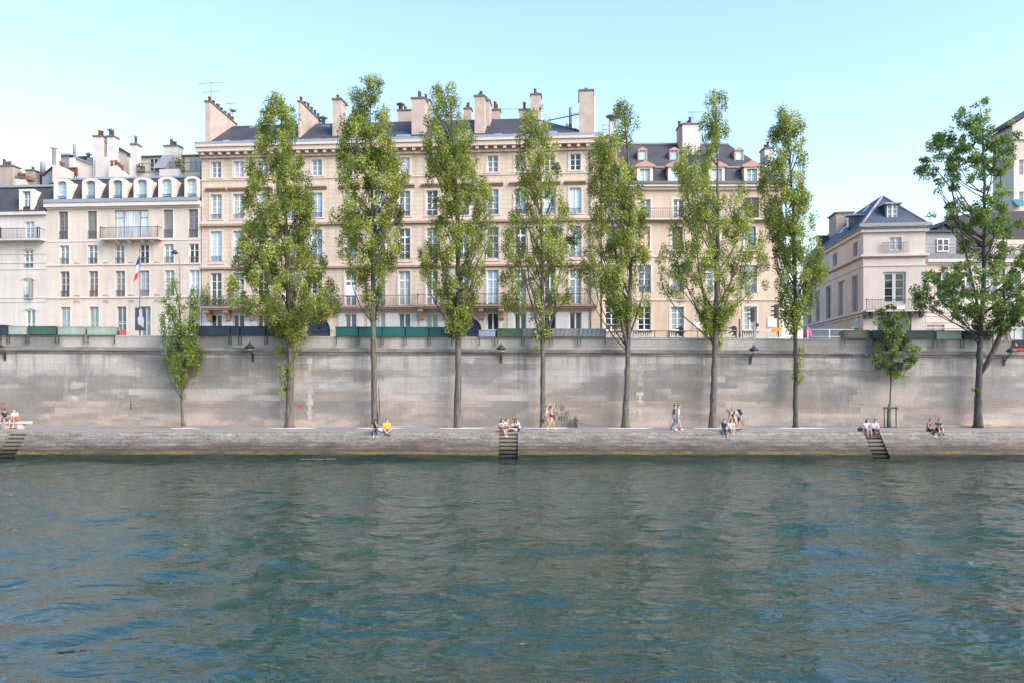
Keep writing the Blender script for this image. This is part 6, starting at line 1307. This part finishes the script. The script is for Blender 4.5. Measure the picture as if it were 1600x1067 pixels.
        if k in ('tarp', 'tarp2'):                         # folds of the sheet hanging over the front
            m = MB(); nn = 22; V = []
            for i in range(nn+1):
                for j in range(6): V.append((w*i/nn, -.045-.022*math.sin(i*1.7+j*.5+rn.random())-.01*j, hh*(1-j/5.4)+.02*math.sin(i*.9)))
            m.add(V, [(i*6+j, (i*6+j+1), ((i+1)*6+j+1), (i+1)*6+j) for i in range(nn) for j in range(5)], True); m.build('tarpaulin', mats[k], t)
        if k == 'clear':
            m = MB(); m.box(.25, w-.6, -.012, -.003, .12, hh*.75); m.build('plastic_front', M['p_dark'], t)
        for xx in (.03, w-.09):
            m = MB(); m.box(xx, xx+.055, .0, .055, -.62, -.003); m.box(xx, xx+.055, .056, .16, -.62, -.57); m.build('bracket', M['iron'], t)
    # red bag by the boxes, blue wedge, hanging dark bag
    t = thing('shopping_bag', 'red bag on the parapet beside the pale green boxes', 'bag', (wx(192.5, YW+.2), YW+.2, ptop(-30)+.0)); m = MB(); m.prism_xz([(-.17, 0), (.17, 0), (.2, .38), (-.2, .36)], -.12, .12); m.build('sack', cloth((.50, .06, .08)), t); m = MB(); m.tube([(-.1, 0, .36), (0, 0, .5), (.1, 0, .37)], .014, 6); m.build('handle', cloth((.4, .05, .06)), t)
    t = thing('green_bag', 'crumpled green sack beside the red bag on the parapet', 'bag', (wx(182.5, YW+.2), YW+.2, ptop(-30))); m = MB(); m.ball((0, 0, .2), (.2, .15, .24), 12, 8); m.build('sack', cloth((.02, .09, .055)), t); m = MB(); m.tube([(0, 0, .4), (.04, 0, .5), (.12, 0, .52)], [.05, .03, .05], 7); m.build('knot', cloth((.02, .09, .055)), t)
    t = thing('hanging_banner', 'dark poster panel with a red band hanging on the parapet', 'poster', (wx(1592, YW-.02), YW-.03, ptop(37)-.82)); m = MB(); m.box(-.42, .62, 0, .03, .0, .80); m.build('panel', cloth((.022, .02, .025)), t); m = MB(); m.box(-.40, .60, -.006, -.002, .05, .2); m.build('red_band', cloth((.50, .03, .025)), t); m = MB(); m.prism_xz([(-.28, .5), (-.12, .34), (-.10, .40), (-.2, .55)], -.006, -.002); m.build('pale_mark', M['frame_grey'], t)
    t = thing('flower_stand', 'small blue-white wrapped bundle on the parapet beside the slanting poplar', 'bundle', (wx(992, YW+.2), YW+.2, ptop(9))); m = MB(); m.prism_xz([(-.24, 0), (.2, 0), (.05, .3), (-.02, .34)], -.12, .12); m.build('wrapping', cloth((.38, .45, .68)), t); m = MB(); m.tube([(-.1, -.13, .05), (.04, -.13, .2)], .015, 6); m.build('ribbon', M['frame'], t)
    # flag and portrait panel
    Yp = 62.2; z0 = ZS
    t = thing('flag_pole', 'slim dark pole carrying a limp blue, white and red flag', 'flag pole', (wx(218.5, Yp), Yp, z0)); zt = wz(393, Yp)-z0; m = MB(); m.tube([(0, 0, -.02), (0, 0, zt)], [.05, .035], 10); m.build('pole', M['iron_grey'], t); m = MB(); m.ball((0, 0, zt+.05), .07); m.build('finial', M['iron_grey'], t)
    for (a, b_, c, nm) in ((0, .34, (.03, .045, .18), 'blue_stripe'), (.34, .67, (.55, .55, .60), 'white_stripe'), (.67, 1, (.55, .05, .05), 'red_stripe')):
        m = MB(); V = []; nn = 8
        for i in range(nn+1):
            f = a+(b_-a)*i/nn; cx = -.05-.30*f-.05*math.sin(f*7); cz = zt-.45-1.85*f
            hw = .10+.09*math.sin(f*3.1)
            for j in range(5): u = j/4-.5; V.append((cx+u*2*hw, .06*math.sin(j*2.2+f*5), cz+u*.25))
        m.add(V, [(i*5+j, i*5+j+1, (i+1)*5+j+1, (i+1)*5+j) for i in range(nn) for j in range(4)], True); m.build(nm, cloth(c), t)
    t = thing('poster_panel', 'tall black-and-white poster panel with pale figure shape below the flag', 'poster', (wx(219, Yp-.4), Yp-.4, z0)); za, zb = wz(521, Yp-.4)-z0, wz(481, Yp-.4)-z0
    m = MB(); m.box(-.40, .40, 0, .06, za+.2, zb); m.build('board', m_plain('charcoal_print', (.06, .055, .065), .6), t); m = MB(); m.tube([(0, .03, -.02), (0, .03, za+.2)], .05, 8); m.build('post', M['iron_grey'], t)
    zz_ = lambda f: za+.2+(zb-za-.2)*f
    m = MB(); m.prism_xz([(-.16, zz_(.28)), (.26, zz_(.12)), (.30, zz_(.5)), (.16, zz_(.66)), (.17, zz_(.88)), (.04, zz_(.97)), (-.09, zz_(.86)), (-.06, zz_(.66)), (-.2, zz_(.52))], -.006, -.002); m.build('pale_print', m_plain('grey_white_print', (.45, .44, .43), .7, .45, 7), t)
    # traffic lights
    def light(px, py_top, Y, lab, heads=3, lit=None, face=LTF, pole_to=None):
        zt = wz(py_top, Y)-ZS; t = thing('traffic_light', lab, 'traffic light', (wx(px, Y), Y, ZS), 0, 'traffic lights at the crossing')
        m = MB(); m.tube([(0, 0, -.02), (0, 0, zt-.1)], .06, 8); m.build('pole', M['iron'], t)
        hh = .34; m = MB(); m.box(-.28, -.062, -.15, .15, zt-heads*hh-.08, zt); hd = m.build('signal_head', M['iron'], t)
        for k in range(heads):
            zc = zt-.2-k*hh; m = MB(); n = 7; V = []
            for i in range(n+1):
                a = math.pi*i/n; V += [(-.281, .13*math.cos(a), zc+.13*math.sin(a)), (-.56, .10*math.cos(a), zc-.02+.11*math.sin(a))]
            m.add(V, [(2*i, 2*i+1, 2*i+3, 2*i+2) for i in range(n)]); m.build('visor', M['iron'], hd)
            m = MB(); m.lathe([(.10, 0), (.09, .02), (.03, .035)], n=12); l = m.build('lens', (AMB if lit == k else M['p_dark']), hd); l.location = (-.281, 0, zc); l.rotation_euler = (0, -math.pi/2, 0)
        return t
    global AMB
    tt = NT('amber_lens'); p = tt.n('ShaderNodeBsdfPrincipled', {'Base Color': (.8, .35, .04, 1), 'Emission Color': (1, .5, .08, 1), 'Emission Strength': 2.0}); tt.t.links.new(p.outputs[0], tt.out.inputs[0]); AMB = tt.m
    light(1150, 510, 64.0, 'low traffic signal with an amber light glowing', 2, 1)
    light(1178.5, 482, 64.0, 'three-lamp traffic light in front of the cream house tall window'); light(1216, 476.5, 63.2, 'taller three-lamp traffic light beside the white plaque')
    light(1067, 511, 64.0, 'small low signal standing before the cream house balustrade', 2)
    for px, pt, lab in ((1155.5, 500, 'thin dark bollard post beside the amber signal'),):
        t = thing('sign_post', lab, 'post', (wx(px, 63.8), 63.8, ZS)); m = MB(); m.tube([(0, 0, -.02), (0, 0, wz(pt, 63.8)-ZS)], .06, 8); m.build('shaft', M['iron'], t); m = MB(); m.ball((0, 0, wz(pt, 63.8)-ZS), .075); m.build('cap', M['iron'], t)
    # crossing rails
    def rail(px0, px1, Y, pz, posts, lab, mat):
        x0, x1 = wx(px0, Y), wx(px1, Y); zt = wz(pz, Y)-ZS; t = thing('street_barrier', lab, 'barrier', (x0, Y, ZS)); w = x1-x0
        for z in (zt, zt-.55): m = MB(); m.tube([(0, 0, z), (w, 0, z)], .035, 8); m.build('rail', M[mat], t)
        for p in posts: m = MB(); x = wx(p, Y)-x0; m.tube([(x, 0, -.02), (x, 0, zt+.02)], .04, 8); m.build('post', M[mat], t)
    rail(957, 1127, 62.4, 517.5, (957, 990, 1023, 1056, 1090, 1127), 'grey street barrier of two rails before the cream house', 'lead')
    rail(1128, 1240, 62.2, 517, (1128, 1158, 1200, 1240), 'white street barrier of two rails around the crossing', 'frame'); rail(1262, 1334, 63.4, 515.5, (1262, 1296, 1334), 'white street barrier of two rails at the side street mouth', 'frame')
    t = thing('barrier_post', 'pale square post beside the three-lamp traffic light', 'post', (wx(1179, 62.0), 62.0, ZS)); m = MB(); m.box(-.08, .08, -.08, .08, -.02, wz(503, 62)-ZS); m.build('shaft', M['frame_grey'], t); m = MB(); m.box(.08, .3, -.1, .1, wz(511, 62)-ZS, wz(506, 62)-ZS); m.build('push_box', M['door'], t)
    t = thing('direction_sign', 'tilted orange arrow sign at the end of a pale pole', 'sign', (wx(1213.5, 61.8), 61.8, wz(516, 61.8))); t.rotation_euler = (0, -R(12), 0); m = MB(); m.prism_xz([(-.40, -.13), (.32, -.13), (.42, 0), (.32, .13), (-.40, .13)], -.02, .02); m.build('arrow_board', m_plain('orange_paint', (.70, .28, .02), .5), t); m = MB(); m.tube([(0, .06, .1), (0, .06, -1.1)], .03, 8); m.build('pole', M['frame_grey'], t)
    t = thing('folded_parasol', 'drooping pink market parasol at the side street corner', 'parasol', (wx(1262, 64.5), 64.5, ZS)); zt = wz(511, 64.5)-ZS; m = MB(); m.lathe([(.38, zt-.85), (.33, zt-.5), (.2, zt-.15), (.04, zt)], n=9, smooth=False); m.build('canopy', cloth((.55, .11, .19)), t); m = MB(); m.tube([(0, 0, -.02), (0, 0, zt+.06)], .03, 8); m.build('pole', M['frame_grey'], t)
    # hanging street lantern at the six bay house
    Yq = 75.0; t = thing('street_lamp', 'dark street lamp with curved arm before the six-bay house', 'street lamp', (wx(281, Yq), Yq, ZS)); zt = wz(393, Yq)-ZS; m = MB(); m.tube([(0, 0, -.02), (0, 0, zt-1.0), (-.1, 0, zt-.2), (-.35, 0, zt)], [.08, .06, .05, .04], 8); m.build('pole', M['lead'], t); m = MB(); m.lathe([(.10, .0), (.34, .10), (.30, .22), (.08, .42)], (-.5, 0, zt-.3), 12); m.build('lamp_head', M['iron'], t)
    # potted greenery on balconies and roof terrace
    def plant(lab, px0, px1, py0, py1, Y, leaf, n, seed, box=True):
        rs = np.random.RandomState(seed); x0, x1 = wx(px0, Y), wx(px1, Y); z1, z0 = wz(py0, Y), wz(py1, Y); cx = (x0+x1)/2; t = thing('balcony_plant', lab, 'plant', (cx, Y, z0))
        P = np.stack([rs.uniform(x0-cx, x1-cx, n), rs.normal(0, .16, n), .25+rs.beta(1.6, 2.2, n)*(z1-z0-.25)], 1); me = leaf_mesh('foliage', P, rs.uniform(.09, .17, n), np.tile([0, -1., 0], (n, 1)), rs.uniform(.1, .9, n), rs); link('foliage', me, M[leaf], t)
        m = MB(); m.prism_xz([(x0-cx+.05, 0), (x1-cx-.05, 0), (x1-cx, .26), (x0-cx, .26)], -.14, .14); m.build('planter', M['cap'], t)
    def fy(px): return lineY(px)
    plant('leafy planter on the deep balcony above the second arched door', 690, 789, 474, 482, fy(740)-.75, 'leaf_d', 420, 1); plant('bushy planter with trailing leaves on the balcony by the young poplar', 322, 372, 464, 482, fy(340)-.75, 'leaf_d', 420, 2); plant('tall yellowish shrub at the balcony corner by the young poplar', 314, 328, 443, 482, fy(320)-.6, 'leaf_y', 260, 3)
    plant('dark shrubs on the balcony above the first arched door', 470, 519, 466, 482, fy(495)-.75, 'leaf_d', 300, 4); plant('shrub in a pot on the roof terrace beside the zinc hood', 273, 288, 243, 268, fy(280)+3.0, 'leaf_d', 220, 5); plant('low bush in a pot beside the terrace door', 214, 226, 256, 269, fy(220)+3.0, 'leaf_d', 120, 6)
LTF = math.pi/2
# ---------------------------------------------------------------- light, sky, camera
def build_light():
    sc = bpy.context.scene
    az, el = R(128), R(38)                                    # sun behind the camera, over the far shoulder
    w = bpy.data.worlds.new('World'); sc.world = w; w.use_nodes = True; nt = w.node_tree; nt.nodes.clear()
    sky = nt.nodes.new('ShaderNodeTexSky'); sky.sky_type = 'NISHITA'; sky.sun_disc = False; sky.sun_elevation = el; sky.sun_rotation = az; sky.air_density = 1.0; sky.dust_density = 1.6; sky.ozone_density = 1.0
    bg = nt.nodes.new('ShaderNodeBackground'); bg.inputs[1].default_value = .12; out = nt.nodes.new('ShaderNodeOutputWorld')
    mx = nt.nodes.new('ShaderNodeMix'); mx.data_type = 'RGBA'; mx.blend_type = 'MULTIPLY'; mx.inputs[0].default_value = 1.0
    tc = nt.nodes.new('ShaderNodeTexCoord'); sp = nt.nodes.new('ShaderNodeSeparateXYZ'); nt.links.new(tc.outputs['Generated'], sp.inputs[0]); rp = nt.nodes.new('ShaderNodeValToRGB'); cr = rp.color_ramp
    while len(cr.elements) < 4: cr.elements.new(.5)
    for e, (p, c) in zip(cr.elements, ((.0, (.60, .62, .58)), (.22, (.66, .655, .60)), (.42, (.66, .68, .70)), (.62, (.42, .60, .76)))): e.position = p; e.color = (*c, 1)
    nt.links.new(sp.outputs[2], rp.inputs[0]); sc2 = nt.nodes.new('ShaderNodeVectorMath'); sc2.operation = 'SCALE'; sc2.inputs[3].default_value = 2.0; nt.links.new(rp.outputs[0], sc2.inputs[0]); nt.links.new(sc2.outputs[0], mx.inputs[7])
    nt.links.new(sky.outputs[0], mx.inputs[6]); nt.links.new(mx.outputs[2], bg.inputs[0]); nt.links.new(bg.outputs[0], out.inputs[0])
    s = bpy.data.lights.new('sun', 'SUN'); s.energy = 1.9; s.angle = R(40); s.color = (1, .86, .76); o = bpy.data.objects.new('sun', s); C.objects.link(o)
    d = Vector((math.sin(az)*math.cos(el), math.cos(az)*math.cos(el), math.sin(el))); o.rotation_euler = d.to_track_quat('Z', 'Y').to_euler(); o.location = d*50
    c = bpy.data.cameras.new('camera'); c.sensor_width = 36; c.lens = F/1600*36; c.shift_y = (HY-533.5)/1600; c.clip_end = 6000; c.clip_start = .1
    o = bpy.data.objects.new('camera', c); C.objects.link(o); o.location = (0, 0, CZ); o.rotation_euler = (math.pi/2, 0, 0); sc.camera = o
    sc.view_settings.view_transform = 'Standard'; sc.view_settings.look = 'None'; sc.view_settings.gamma = 1; sc.view_settings.use_curve_mapping = False; sc.view_settings.exposure = 1.38
    sc.cycles.max_bounces = 6; sc.cycles.diffuse_bounces = 4; sc.cycles.glossy_bounces = 3; sc.cycles.transmission_bounces = 4; sc.cycles.use_denoising = True

build_materials()
build_setting()
build_main(); build_hotel(); build_corner_left(); build_cream(); build_pavilion(); build_rosy(); build_far_right()
build_trees(); build_furniture(); build_people()
build_light()
